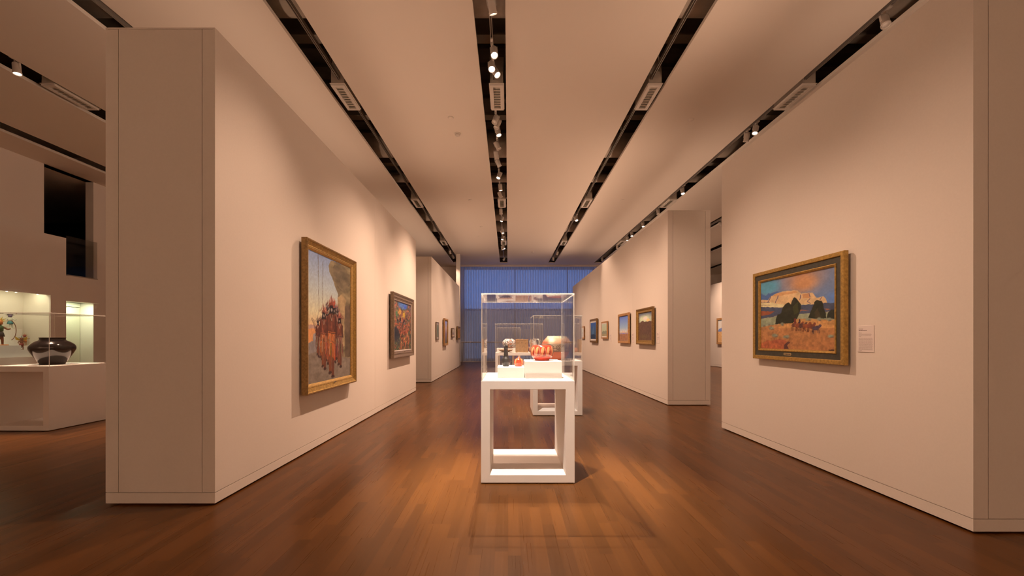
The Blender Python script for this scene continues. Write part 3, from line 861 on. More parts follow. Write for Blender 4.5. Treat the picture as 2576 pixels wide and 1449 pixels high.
    for x, t, b, w, f in ((195, 700, 1080, 36, (70, 50, 46)), (222, 690, 1100, 40, (110, 60, 50)), (280, 560, 1140, 50, (90, 66, 66)), (345, 545, 1130, 46, (96, 74, 78)), (370, 580, 1120, 40, (110, 70, 66))):
        figure(x, t, b, w, (112, 58, 40), f)
    figure(248, 585, 1190, 64, (160, 78, 42), (158, 78, 56)); figure(392, 645, 1170, 56, (118, 66, 50), (160, 74, 58)); figure(318, 500, 1258, 78, (164, 80, 38), (156, 66, 44))
    p.grain(0.09, 70, 80)
    return p

def fiesta():
    p = Pic(160, 200)
    n1, n2, n3, n4 = p.n(7, 9), p.n(16, 20), p.n(22, 30), p.n(10, 14)
    p.vgrad([(0, (88, 62, 42)), (0.3, (150, 62, 40)), (0.6, (168, 78, 52)), (0.85, (150, 84, 74)), (1, (96, 88, 104))])
    p.blend((n2 > 0.60) * 0.75, (206, 92, 56)); p.blend((n3 > 0.64) * 0.7, (190, 150, 70)); p.blend((n4 > 0.62) * 0.8, (74, 84, 56)); p.blend((n1 < 0.36) * 0.7, (70, 44, 40))
    p.disc(0.5, 0.97, 0.34, 0.13, (92, 112, 158), 0.5); p.disc(0.62, 0.93, 0.14, 0.06, (66, 84, 170), 0.5)
    p.disc(0.32, 0.79, 0.12, 0.07, (226, 150, 60), 0.6); p.disc(0.56, 0.75, 0.10, 0.09, (232, 160, 50), 0.6); p.disc(0.15, 0.74, 0.08, 0.10, (94, 116, 70), 0.6)
    p.disc(0.15, 0.34, 0.22, 0.18, (44, 42, 46), 0.35); p.disc(0.24, 0.2, 0.12, 0.12, (60, 62, 58), 0.5); p.disc(0.95, 0.28, 0.12, 0.1, (52, 56, 50), 0.5)
    for x, y, s in ((0.36, 0.62, 1.0), (0.56, 0.60, 1.0), (0.76, 0.63, 0.8), (0.2, 0.6, 0.7)):
        p.disc(x, y, 0.045 * s, 0.06 * s, (48, 36, 40)); p.disc(x + 0.03, y - 0.035, 0.025 * s, 0.03 * s, (150, 112, 96))
        p.poly([(x - .07 * s, y - .06), (x + .08 * s, y - .06), (x + .10 * s, y - .28), (x - .07 * s, y - .28)], (166, 70, 46), 0.8, 30, 30); p.line(x - .02, y - .08, x + .04, y - .2, .012, (190, 140, 110))
    for x, y in ((0.4, 0.1), (0.55, 0.2), (0.66, 0.12), (0.75, 0.3), (0.85, 0.2)):
        p.disc(x, y, 0.05, 0.13, (196, 88, 54), 0.6); p.disc(x + .04, y + .04, 0.02, 0.08, (214, 150, 90), 0.6)
    p.blend((p.n(26, 30) > .62) * .7, (88, 58, 44)); p.blend((p.n(30, 34) > .64) * .6, (196, 120, 78)); p.blend((p.n(24, 40) > .66) * .6, (84, 88, 62))
    p.disc(0.5, 0.97, 0.30, 0.13, (98, 116, 158), 0.6); p.disc(0.64, 0.93, 0.12, 0.05, (70, 88, 170), 0.6, 0.8); p.disc(0.13, 0.33, 0.20, 0.17, (44, 42, 46), 0.4, 0.85)
    p.disc(0.33, 0.79, 0.10, 0.06, (216, 140, 60), 0.8, 0.7); p.disc(0.57, 0.75, 0.08, 0.09, (222, 150, 50), 0.8, 0.8)
    p.grain(0.2, 40, 50)
    return p

def simple(stops, extra=None, H=90, W=90, g=0.07):
    p = Pic(H, W); p.vgrad(stops)
    if extra: extra(p)
    p.grain(g, 30, 30)
    return p

def storm(p):
    m = p.V > 0.62
    n = p.n(5, 6)
    p.blend(np.where(m, np.clip(1.6 - np.hypot((p.U - .45) / .45, (p.V - .74) / .16), 0, 1) * (0.5 + n), 0), (196, 176, 130))
    p.disc(0.5, 0.80, 0.2, 0.08, (226, 206, 150), 0.6); p.disc(0.70, 0.72, 0.16, 0.07, (226, 160, 96), 0.5)
    p.poly([(0, 0), (1, 0), (1, .68), (.9, .66), (.82, .69), (.7, .665), (.55, .68), (.45, .665), (.3, .72), (.2, .70), (.1, .66), (0, .65)], (92, 58, 42), 0.16)
    p.disc(0.4, 0.14, 0.5, 0.12, (110, 82, 44), 0.9, 0.5)
def plain(p):
    p.poly([(0, 0), (1, 0), (1, .27), (0, .26)], (150, 92, 62), 0.16)
    n = p.n(8, 6); b = np.clip(1 - np.abs(p.V - .36) / .1, 0, 1)
    p.blend(b * (n > .5) * .7, (206, 140, 120)); p.blend(np.clip(1 - np.abs(p.V - .29) / .03, 0, 1) * (n > .42), (120, 104, 150))
def night(p):
    p.poly([(.28, .35), (.5, .78), (.62, .76), (.55, .2), (.35, .2)], (78, 92, 108), 0.1); p.poly([(0, 0), (1, 0), (1, .24), (.5, .3), (0, .26)], (40, 48, 62), 0.3)
def dune(p):
    p.poly([(0, .1), (.0, .34), (.3, .46), (.55, .40), (.75, .46), (1, .38), (1, .1)], (128, 112, 84), 0.2); p.poly([(0, 0), (1, 0), (1, .18), (0, .22)], (150, 118, 80), 0.2)
def small_mark(p):
    p.disc(.45, .45, .12, .22, (70, 58, 50), 0.4)
def peak(p):
    p.poly([(0, .52), (.1, .60), (.35, .66), (.6, .72), (.8, .62), (1, .58), (1, .48), (0, .46)], (112, 112, 140), 0.1); p.poly([(0, 0), (1, 0), (1, .5), (0, .48)], (206, 138, 82), 0.12)

def canvas_mesh(pic, w, h, hgt, gain=1.0):
    H, W = pic.h, pic.w
    xs = np.linspace(-w / 2, w / 2, W); zs = np.linspace(-h / 2, h / 2, H)
    X, Z = np.meshgrid(xs, zs)
    co = np.stack([X, np.full_like(X, -hgt), Z], -1).reshape(-1, 3)
    i = np.arange(H * W).reshape(H, W)
    q = np.stack([i[:-1, :-1], i[:-1, 1:], i[1:, 1:], i[1:, :-1]], -1).reshape(-1, 4)
    me = bpy.data.meshes.new('canvas')
    me.vertices.add(H * W); me.vertices.foreach_set('co', co.ravel())
    me.loops.add(q.size); me.loops.foreach_set('vertex_index', q.ravel())
    me.polygons.add(len(q)); me.polygons.foreach_set('loop_start', np.arange(len(q)) * 4)
    me.update(calc_edges=True)
    ca = me.color_attributes.new('Col', 'FLOAT_COLOR', 'POINT')
    c = np.ones((H * W, 4)); c[:, :3] = pic.colors(gain).reshape(-1, 3)
    ca.data.foreach_set('color', c.ravel())
    me.materials.append(M['canvas'])
    return me

def picture(label, wall, yn, yf, z0, z1, rings, pic, gap=0.02, plate=None, group=None, gain=1.0):
    """rings: (part name, material, profile of (inset, height)); the picture sits at the last inset"""
    xw, side = wall                                   # side +1: faces +x, -1: faces -x
    w, h = abs(yf - yn), z1 - z0
    o = thing('framed_picture', label, 'painting', (xw, (yn + yf) / 2, (z0 + z1) / 2), group, rz=math.radians(90 * side))
    last = 0
    for nm, mt, prof in rings:
        m = MB(); m.ring(w, h, [(a, b + gap) for a, b in prof]); m.build(nm, mt, o)
        last = prof[-1]
    bk = MB(); bk.box(-w / 2 + 0.004, w / 2 - 0.004, -gap - 0.012, -gap, -h / 2 + 0.004, h / 2 - 0.004)
    bk.box(-w / 2 + 0.08, w / 2 - 0.08, -gap, -0.0005, h / 2 - 0.2, h / 2 - 0.15)
    bk.box(-w / 2 + 0.08, w / 2 - 0.08, -gap, -0.0005, -h / 2 + 0.12, -h / 2 + 0.15)
    bk.build('backing_board', 'brown', o)
    cm = bpy.data.objects.new('canvas', canvas_mesh(pic, w - 2 * last[0] + 0.004, h - 2 * last[0] + 0.004, last[1] + gap - 0.002, gain))
    C.objects.link(cm); cm.parent = o
    if plate:
        px_, pz_, pw_, ph_, hh = plate
        m = MB(); n = 8; pts = []
        for s_ in (1, -1):
            for k in range(n + 1):
                a = -math.pi / 2 + math.pi * k / n
                pts.append((px_ + s_ * ((pw_ / 2 - ph_ / 2) + ph_ / 2 * math.cos(a)), pz_ + s_ * ph_ / 2 * math.sin(a)))
        v = [(x, -(hh + gap) - 0.003, z) for x, z in pts] + [(x, -(hh + gap), z) for x, z in pts]
        k = len(pts)
        m.add(v, [tuple(range(k))] + [(i, k + i, k + (i + 1) % k, (i + 1) % k) for i in range(k)])
        pl = m.build('nameplate', 'plate', o)
        t = MB(); rnd = random.Random(3); x = px_ - pw_ * 0.36
        while x < px_ + pw_ * 0.34:
            l = rnd.uniform(.012, .025); t.box(x, x + l, -(hh + gap) - 0.0045, -(hh + gap) - 0.003, pz_ - 0.005, pz_ + 0.005); x += l + 0.006
        t.build('engraving', 'ink_dark', pl)
    return o

LW, RW, LW2, RW2 = (XL, 1), (XR, -1), (-2.19, 1), (2.99, -1)
# the big paintings
picture('tall gold-framed painting of robed figures below a cliff, on the near left partition', LW, 4.258, 5.642, 0.652, 2.319,
        [('frame', 'gold_dark', [(0, 0), (0, 0.062), (0.006, 0.066), (0.018, 0.064)]),
         ('moulding', 'gold', [(0.018, 0.064), (0.024, 0.058), (0.045, 0.047), (0.062, 0.038), (0.066, 0.040), (0.078, 0.036)]),
         ('liner', 'gold_bright', [(0.078, 0.036), (0.084, 0.034), (0.102, 0.022), (0.104, 0.018)])],
        procession(), gap=0.028, plate=(0.02, -0.765, 0.07, 0.016, 0.045), gain=0.86)
picture('colourful painting of a red crowd in a wide brown-grey frame on the near left partition', LW, 7.48, 9.10, 0.881, 2.122,
        [('frame', 'pewter', [(0, 0), (0, 0.060), (0.008, 0.065), (0.03, 0.060), (0.05, 0.050), (0.075, 0.048)]),
         ('moulding', 'pewter', [(0.075, 0.048), (0.082, 0.052), (0.092, 0.046), (0.12, 0.038), (0.125, 0.040)]),
         ('liner', 'silver', [(0.125, 0.040), (0.135, 0.038), (0.145, 0.024)])],
        fiesta(), gap=0.028, plate=(0.0, -0.52, 0.10, 0.018, 0.05), gain=0.62)
picture('desert painting of a pale mesa, dark trees and horses in a black and gold frame', RW, 3.518, 4.83, 1.018, 2.018,
        [('frame', 'gold', [(0, 0), (0, 0.036), (0.004, 0.040), (0.036, 0.040), (0.042, 0.034)]),
         ('panel', 'green_black', [(0.042, 0.034), (0.044, 0.028), (0.095, 0.028)]),
         ('liner', 'gold', [(0.095, 0.028), (0.097, 0.034), (0.104, 0.036), (0.115, 0.030), (0.122, 0.018)])],
        mesa_landscape(), gap=0.026, plate=(-0.07, -0.43, 0.115, 0.026, 0.028), gain=0.70)
# far right partition, near to far
picture('storm cloud landscape in a wide gilt frame, nearest picture on the far right partition', RW2, 8.19, 9.22, 1.12, 1.905,
        [('frame', 'gold_dark', [(0, 0), (0, 0.05), (0.012, 0.055), (0.03, 0.05)]), ('moulding', 'gold', [(0.03, 0.05), (0.05, 0.035), (0.085, 0.033)]), ('liner', 'gold_dark', [(0.085, 0.033), (0.095, 0.026), (0.10, 0.015)])],
        simple([(0, (92, 54, 40)), (0.6, (88, 66, 58)), (0.8, (120, 108, 100)), (1, (86, 78, 84))], storm), gap=0.03, group='small landscapes on the far right partition')
picture('blue sky landscape above a red-brown plain, second picture on the far right partition', RW2, 9.84, 10.78, 1.135, 1.89,
        [('frame', 'orange_wood', [(0, 0), (0, 0.04), (0.01, 0.045), (0.06, 0.04)]), ('liner', 'brown', [(0.06, 0.04), (0.072, 0.02)])],
        simple([(0, (140, 84, 56)), (0.27, (160, 104, 74)), (0.36, (196, 166, 140)), (0.55, (140, 142, 160)), (1, (96, 100, 160))], plain), gap=0.028, group='small landscapes on the far right partition')
picture('smallest pale landscape with white mat in honey frame on the far right partition', RW2, 12.03, 12.78, 1.25, 1.775,
        [('frame', 'orange_wood', [(0, 0), (0, 0.035), (0.045, 0.035)]), ('mat', 'cream', [(0.045, 0.03), (0.075, 0.028)])],
        simple([(0, (140, 110, 80)), (0.4, (170, 150, 110)), (1, (176, 160, 128))], dune), gap=0.02, group='small landscapes on the far right partition')
picture('dark blue night landscape with white mat on the far right partition', RW2, 13.39, 14.48, 1.115, 1.925,
        [('frame', 'gold_dark', [(0, 0), (0, 0.045), (0.07, 0.045)]), ('mat', 'cream', [(0.07, 0.036), (0.125, 0.034)])],
        simple([(0, (50, 56, 66)), (0.4, (62, 74, 90)), (1, (50, 72, 118))], night), gap=0.028, group='small landscapes on the far right partition')
picture('pale small picture with a dark mark, farthest on the far right partition', RW2, 15.7, 16.42, 1.25, 1.735,
        [('frame', 'orange_wood', [(0, 0), (0, 0.035), (0.05, 0.035)]), ('mat', 'cream', [(0.05, 0.03), (0.09, 0.028)])],
        simple([(0, (190, 160, 140)), (1, (200, 176, 156))], small_mark), gap=0.02, group='small landscapes on the far right partition')
# far left partition
picture('grey-green narrow picture in thin grey frame, nearest on the far left partition', LW2, 12.2, 12.66, 1.215, 1.758,
        [('frame', 'pewter', [(0, 0), (0, 0.025), (0.03, 0.025)]), ('mat', 'silver', [(0.03, 0.02), (0.08, 0.019)])],
        simple([(0, (118, 100, 78)), (0.5, (96, 88, 68)), (1, (124, 108, 88))]), gap=0.012, group='small pictures on the far left partition')
picture('tall gilt-framed purple landscape, second on the far left partition', LW2, 13.54, 14.34, 1.02, 1.935,
        [('frame', 'orange_wood', [(0, 0), (0, 0.05), (0.05, 0.05)]), ('moulding', 'gold', [(0.05, 0.05), (0.06, 0.03), (0.09, 0.028)])],
        simple([(0, (92, 68, 50)), (0.4, (120, 84, 84)), (0.7, (170, 124, 110)), (1, (112, 110, 150))]), gap=0.028, group='small pictures on the far left partition')
picture('smallest brown picture, third on the far left partition', LW2, 15.5, 16.2, 1.30, 1.66,
        [('frame', 'brown', [(0, 0), (0, 0.035), (0.04, 0.035)]), ('mat', 'cream', [(0.04, 0.03), (0.06, 0.028)])],
        simple([(0, (206, 150, 110)), (0.3, (130, 96, 84)), (1, (186, 150, 116))]), gap=0.02, group='small pictures on the far left partition')
picture('ochre picture in gold frame, last at the end of the far left partition', LW2, 17.05, 17.95, 1.215, 1.775,
        [('frame', 'gold_dark', [(0, 0), (0, 0.05), (0.06, 0.05)]), ('liner', 'gold_bright', [(0.06, 0.045), (0.075, 0.03)])],
        simple([(0, (190, 112, 50)), (0.6, (170, 96, 44)), (1, (150, 100, 60))]), gap=0.028, group='small pictures on the far left partition')
picture('orange desert picture with blue hill seen through the gap between the right partitions', (9.3, -1), 16.9, 17.95, 1.005, 2.15,
        [('frame', 'orange_wood', [(0, 0), (0, 0.045), (0.08, 0.045)]), ('liner', 'brown', [(0.08, 0.045), (0.09, 0.02)])],
        simple([(0, (206, 138, 82)), (0.6, (210, 190, 170)), (1, (206, 186, 166))], peak), gap=0.025)

# wall labels
def wall_label(label, wall, yn, yf, z0, z1, full=False, group=None):
    xw, side = wall
    w, h = abs(yf - yn), z1 - z0
    o = thing('wall_label', label, 'label', (xw, (yn + yf) / 2, (z0 + z1) / 2), group, rz=math.radians(90 * side))
    m = MB(); m.box(-w / 2, w / 2, -0.005, -0.0003, -h / 2, h / 2); m.build('card', 'card', o, 0.0008)
    rnd = random.Random(int(yn * 100))
    t = MB()
    def row(zt, hgt, x0, x1, mat):
        x = x0
        while x < x1 - 0.002:
            l = min(rnd.uniform(0.006, 0.018), x1 - x); t.box(x, x + l, -0.0056, -0.005, zt - hgt, zt, mat); x += l + 0.003
    if full:
        rows = [(0.085, .30, .0035, 0), (0.13, .25, .003, 0), (0.17, .50, .0055, 1), (0.23, .10, .003, 0), (0.27, .22, .003, 0), (0.31, .78, .0028, 0), (0.342, .80, .0028, 0), (0.372, .76, .0028, 0), (0.402, .16, .0028, 0)]
        rows += [(0.47 + 0.033 * k, .86, .0028, 0) for k in range(14)] + [(0.47 + 0.033 * 14, .22, .0028, 0)]
    else:
        rows = [(0.10, .5, .005, 0), (0.18, .6, .006, 1), (0.30, .5, .004, 0), (0.45, .8, .004, 0), (0.53, .8, .004, 0), (0.61, .8, .004, 0), (0.69, .5, .004, 0)]
    for ft, fw, hg, mt in rows:
        row(h / 2 - ft * h, hg, -w / 2 + 0.06 * w, -w / 2 + 0.06 * w + fw * w, mt)
    t.build('printed_text', ['ink', 'ink_dark'], o)
wall_label('white text label on the wall beside the mesa painting', RW, 3.297, 3.447, 1.138, 1.358, True)
g = 'text labels on the far right partition'
wall_label('white text label right of the storm cloud landscape', RW2, 7.985, 8.135, 1.16, 1.38, False, g)
wall_label('white text label right of the blue sky landscape', RW2, 9.62, 9.77, 1.16, 1.38, False, g)
wall_label('white text label right of the smallest pale landscape', RW2, 11.75, 11.9, 1.16, 1.38, False, g)
g = 'text labels on the far left partition'
wall_label('tiny text label right of the grey-green narrow picture', LW2, 12.72, 12.82, 1.12, 1.2, False, g)
wall_label('tiny text label right of the smallest brown picture', LW2, 16.3, 16.4, 1.12, 1.2, False, g)

# ------------------------------------------------------------------ display cases
def display_case(label, x0, y0, W, D, Hb, Ht, solid_front=False):
    o = thing('display_case', label, 'display case', (x0, y0, 0), 'acrylic-topped white display cases')
    s = 0.078
    m = MB()
    # a square tube open front and back: outer loop and inner loop
    def tube(y0_, y1_):
        A = [(0, 0.008), (W, 0.008), (W, Hb), (0, Hb)]; B = [(s, 0.008 + 0.068), (W - s, 0.008 + 0.068), (W - s, Hb - 0.074), (s, Hb - 0.074)]
        v = [(x, y0_, z) for x, z in A + B] + [(x, y1_, z) for x, z in A + B]
        f = []
        for k in range(4):
            k2 = (k + 1) % 4
            f += [(k, k2, 4 + k2, 4 + k), (8 + k, 12 + k, 12 + k2, 8 + k2), (k, 8 + k, 8 + k2, k2), (4 + k, 4 + k2, 12 + k2, 12 + k)]
        m.add(v, f)
    tube(0, D)
    m.build('pedestal', 'white', o, 0.0025)
    pf = MB(); pf.box(0.03, W - 0.03, 0.03, D - 0.03, 0, 0.008); pf.build('foot', 'gap', o)
    dk = MB(); dk.box(0.014, W - 0.014, 0.014, D - 0.014, Hb, Hb + 0.004); dk.build('deck', 'deck', o)
    t = 0.009; e = 0.0004
    a = MB()
    x0_, x1_, y0_, y1_, z0_, z1_ = 0.002, W - 0.002, 0.002, D - 0.002, Hb + 0.0005, Ht - t - e
    P, E = 0, 1
    a.box(x0_, x1_, y0_, y0_ + t, z0_, z1_, mats=[E, E, P, E, P, E])
    a.box(x0_, x1_, y1_ - t, y1_, z0_, z1_, mats=[E, E, P, E, P, E])
    a.box(x0_, x0_ + t, y0_ + t + e, y1_ - t - e, z0_, z1_, mats=[E, E, E, P, E, P])
    a.box(x1_ - t, x1_, y0_ + t + e, y1_ - t - e, z0_, z1_, mats=[E, E, E, P, E, P])
    a.box(x0_, x1_, y0_, y1_, Ht - t, Ht, mats=[P, P, E, E, E, E])
    a.build('vitrine', ['acrylic', 'edge'], o)
    return o
display_case('nearest white pedestal case with a red carved jar under clear acrylic', -0.233, 3.493, 0.808, 0.82, 0.886, 1.642)
display_case('second white pedestal case holding the big orange painted jar', 0.405, 6.575, 0.802, 0.82, 0.886, 1.630)
display_case('third, wide white pedestal case with black-and-white jar and brown box', -0.33, 10.5, 1.236, 0.85, 0.886, 1.640)
display_case('fourth white pedestal case, behind the wide case, left of centre', -0.377, 14.2, 0.81, 0.82, 0.886, 1.640)
display_case('farthest wide white pedestal case with two small pale jars', 0.18, 17.3, 1.29, 0.85, 0.886, 1.640)
display_case('white pedestal case in the left gallery with a large black jar', -7.005, 5.47, 0.81, 0.80, 0.876, 1.604)
DK = 0.886 + 0.004

def riser(x0, x1, y0, y1, z0, h, label, mat='deck'):
    o = thing('display_riser', label, 'riser', ((x0 + x1) / 2, (y0 + y1) / 2, z0), 'white display risers')
    m = MB(); w, d = (x1 - x0) / 2, (y1 - y0) / 2; m.box(-w, w, -d, d, 0.0004, h); m.build('block', mat, o, 0.0015)
    return o
riser(0.156, 0.492, 3.69, 4.04, DK, 0.152, 'taller white block under the red carved jar')
riser(-0.097, 0.150, 3.72, 4.04, DK, 0.097, 'low white block under the black bottle and small red jar')
riser(-0.30, 0.34, 10.95, 11.3, DK, 0.10, 'white block under the black-and-white jar in the wide case')

def pot_mesh(prof, colfun, seg=160, rows=110, mat=None, name='body', parent=None, inner=True):
    """prof: (radius, height) spline through points; colfun(theta, t) -> colours as seen"""
    pts = np.array(prof, float)
    s = np.concatenate([[0], np.cumsum(np.hypot(np.diff(pts[:, 0]), np.diff(pts[:, 1])))]); s /= s[-1]
    # Catmull-Rom through the profile
    def cr(tq):
        i = min(max(np.searchsorted(s, tq) - 1, 0), len(pts) - 2)
        u = (tq - s[i]) / (s[i + 1] - s[i])
        p0 = pts[max(i - 1, 0)]; p1 = pts[i]; p2 = pts[i + 1]; p3 = pts[min(i + 2, len(pts) - 1)]
        return 0.5 * ((2 * p1) + (-p0 + p2) * u + (2 * p0 - 5 * p1 + 4 * p2 - p3) * u * u + (-p0 + 3 * p1 - 3 * p2 + p3) * u ** 3)
    R = np.array([cr(t) for t in np.linspace(0, 1, rows)])
    R[:, 0] = np.maximum(R[:, 0], 0.001)
    th = np.linspace(0, 2 * np.pi, seg, endpoint=False)
    hmax = pts[:, 1].max()
    T, A = np.meshgrid(R[:, 1] / hmax, th, indexing='ij')
    X = R[:, :1] * np.cos(th)[None]; Y = R[:, :1] * np.sin(th)[None]; Z = np.repeat(R[:, 1:2], seg, 1)
    co = np.stack([X, Y, Z], -1).reshape(-1, 3)
    i = np.arange(rows * seg).reshape(rows, seg); j = np.roll(i, -1, 1)
    q = np.stack([i[:-1], j[:-1], j[1:], i[1:]], -1).reshape(-1, 4)
    nb = len(co)
    me = bpy.data.meshes.new(name)
    faces = q.tolist()
    rt = pts[-1, 0]
    verts = co.tolist()
    if inner:                                      # rim, inside wall and inside floor
        th_ = max(0.004, rt * 0.05)
        loops = [(rt - th_ * .5, hmax * 1.004), (rt - th_, hmax * 0.995), (pts[-2, 0] - th_, pts[-2, 1] * 0.97), (max(pts[:, 0]) * .85, hmax * .5), (pts[0, 0] * .8, hmax * .06)]
        base = (rows - 1) * seg
        for r, z in loops:
            o = len(verts)
            verts += [(r * math.cos(a), r * math.sin(a), z) for a in th]
            faces += [(base + k, base + (k + 1) % seg, o + (k + 1) % seg, o + k) for k in range(seg)]
            base = o
        faces.append(tuple(range(base, base + seg)))
    else:
        faces.append(tuple(range((rows - 1) * seg, rows * seg)))
    faces.append(tuple(range(seg))[::-1])
    me.from_pydata(verts, [], faces)
    me.polygons.foreach_set('use_smooth', [True] * len(me.polygons))
    if colfun is not None:
        c = np.ones((len(verts), 4))
        rgb = np.clip(colfun(A, T), 0, 255) / 255.0
        l = np.where(rgb <= 0.04045, rgb / 12.92, ((rgb + 0.055) / 1.055) ** 2.4)
        c[:nb, :3] = np.clip(l / np.array(POTLIGHT), 0.004, 0.9).reshape(-1, 3)
        c[nb:, :3] = c[(rows - 1) * seg, :3] * 0.8
        ca = me.color_attributes.new('Col', 'FLOAT_COLOR', 'POINT')
        ca.data.foreach_set('color', c.ravel())
    me.materials.append(mat)
    me.update()
    o = bpy.data.objects.new(name, me); C.objects.link(o)
    if parent is not None: o.parent = parent
    return o
POTLIGHT = (1.0, 0.66, 0.42)
M['pot_gloss'] = painted('polished_painted_clay', 0.18, 0.6, 0.4)
M['pot_matte'] = painted('matte_painted_clay', 0.5, 0.3)
def mixc(base, mask, col):
    m = np.clip(mask, 0, 1)[..., None]; return base * (1 - m) + np.array(col, float) * m

# red carved jar
def red_jar(A, T):
    c = np.zeros(A.shape + (3,)) + np.array((204, 54, 28), float)
    n = 12
    ph = ((A / (2 * np.pi) * n + 0.35) % 1.0) - 0.5
    t = (T - 0.27) / (0.90 - 0.27)
    on = (t > 0) & (t < 1)
    half = np.where(t < 0.55, 0.40 + 0 * t, 0.40 * np.sqrt(np.clip(1 - ((t - 0.55) / 0.45) ** 2, 0, 1)))
    p2 = ph + 0.10 * (t - 0.4)
    ins = on & (np.abs(p2) < half)
    core = on & (np.abs(p2) < half - 0.07) & (t > 0.03) & (t < 0.95)
    c = mixc(c, ins, (236, 160, 96))
    c = mixc(c, core, (150, 32, 18))
    st = np.where(t > 0.62, 0.10, np.where(t > 0.40, -0.02, -0.12))
    c = mixc(c, core & (p2 < st) & (t > 0.14), (238, 138, 74))
    c = mixc(c, (T > 0.235) & (T < 0.262), (160, 36, 20))
    return c
o = thing('clay_jar', 'shiny red jar carved with cream feather arches on the taller block', 'jar', (0.324, 3.87, DK + 0.1524))
pot_mesh([(0.062, 0), (0.072, 0.010), (0.096, 0.036), (0.109, 0.070), (0.109, 0.095), (0.100, 0.125), (0.088, 0.142), (0.081, 0.147)], red_jar, 240, 120, M['pot_gloss'], 'body', o)

# small orange-red jar with lid ridge
def small_red(A, T):
    c = np.zeros(A.shape + (3,)) + np.array((214, 62, 30), float)
    c = mixc(c, np.abs(((A / (2 * np.pi) * 4 + 0.0) % 1.0) - 0.5) < 0.09, (240, 140, 76))
    return c
o = thing('clay_jar', 'small bright red-orange lidded jar on the low block', 'jar', (0.102, 3.88, DK + 0.0974))
pot_mesh([(0.028, 0), (0.036, 0.005), (0.045, 0.025), (0.045, 0.045), (0.036, 0.066), (0.022, 0.073)], small_red, 96, 60, M['pot_gloss'], 'body', o)
m = MB(); m.lathe([(0.021, 0.073), (0.022, 0.076), (0.012, 0.079), (0.005, 0.083), (0.006, 0.088), (0.002, 0.091)], 32)
m.build('lid', principled('red_slip', alb(214, 62, 30, 0.8), 0.2), o)

# black bottle with flaring carved lip
M['matte_black'] = principled('matte_black_clay', (0.030, 0.028, 0.028), 0.42, spec=0.5, noise=0.4, nscale=80, bump=1.0, bscale=120)
o = thing('clay_bottle', 'slender black bottle with long neck and notched lip', 'bottle', (-0.020, 3.88, DK + 0.0974))
pot_mesh([(0.024, 0), (0.030, 0.006), (0.041, 0.032), (0.042, 0.050), (0.036, 0.072), (0.026, 0.086), (0.022, 0.094), (0.020, 0.12), (0.0185, 0.15), (0.018, 0.172)], None, 64, 60, M['matte_black'], 'body', o, inner=False)
m = MB(); m.lathe([(0.0275, 0.088), (0.0285, 0.092), (0.025, 0.096)], 40, cap=False); m.lathe([(0.018, 0.166), (0.0205, 0.170), (0.018, 0.174)], 40)
m.build('collar', 'matte_black', o)
m = MB()
for k in range(7):
    a = 2 * math.pi * k / 7; h = 0.018 + 0.012 * ((k * 3) % 4) / 3
    m.ball((0.013 * math.cos(a), 0.013 * math.sin(a), 0.174 + h * 0.55), (0.0085, 0.0085, h * 0.6), 0, 10, 6)
m.build('notched_lip', 'matte_black', o)

# big orange painted jar
def big_jar(A, T):
    sh = A.shape
    n = fbm(sh[0], sh[1], 9, 5, 5, 3); n2 = fbm(sh[0], sh[1], 5, 3, 17, 2)
    c = np.zeros(sh + (3,)) + np.array((232, 152, 98), float)
    c = mixc(c, np.clip((n - .45) * 4, 0, 1) * (T > .55), (246, 206, 150)); c = mixc(c, np.clip((n2 - .52) * 6, 0, 1) * (T > .62), (206, 92, 54))
    band = (T > 0.36) & (T < 0.68)
    c = mixc(c, band * 0.75, (196, 148, 108))
    for k0, cy, rr in ((0.0, 0.52, 0.40), (0.5, 0.44, 0.36)):
        ph = ((A / (2 * np.pi) * 7 + k0) % 1.0) - 0.5
        r = np.hypot(ph, (T - cy) * 3.2)
        for q in (rr, rr * 0.72, rr * 0.45):
            c = mixc(c, (np.abs(r - q) < 0.028) & band & ((k0 == 0) | (T < 0.5)), (104, 70, 52))
        c = mixc(c, (r < rr * 0.22) & band & (k0 == 0), (112, 74, 56))
    c = mixc(c, T < 0.34, (212, 94, 54)); c = mixc(c, (T > 0.335) & (T < 0.36), (110, 50, 34))
    c *= (0.93 + 0.14 * n)[..., None]
    return c
o = thing('clay_jar', 'big round orange and cream painted jar with black swirls in the second case', 'jar', (0.842, 7.02, DK + 0.0004))
pot_mesh([(0.11, 0), (0.135, 0.012), (0.19, 0.085), (0.238, 0.18), (0.256, 0.245), (0.244, 0.300), (0.205, 0.350), (0.172, 0.385), (0.160, 0.405)], big_jar, 240, 140, M['pot_matte'], 'body', o)

# white and black olla
def olla(A, T):
    sh = A.shape
    n = fbm(sh[0], sh[1], 58, 20, 3, 2); n2 = fbm(sh[0], sh[1], 30, 12, 31, 1)
    c = np.zeros(sh + (3,)) + np.array((246, 226, 196), float)
    c = mixc(c, (n > 0.56), (52, 36, 32)); c = mixc(c, (n2 > 0.72), (186, 106, 70))
    c = mixc(c, T < 0.16, (196, 120, 74))
    return c
o = thing('clay_jar', 'white jar covered in small black marks in the wide third case', 'jar', (0.03, 11.12, DK + 0.1004))
pot_mesh([(0.075, 0), (0.095, 0.012), (0.15, 0.06), (0.186, 0.13), (0.182, 0.175), (0.150, 0.222), (0.118, 0.240), (0.108, 0.256)], olla, 200, 90, M['pot_matte'], 'body', o)
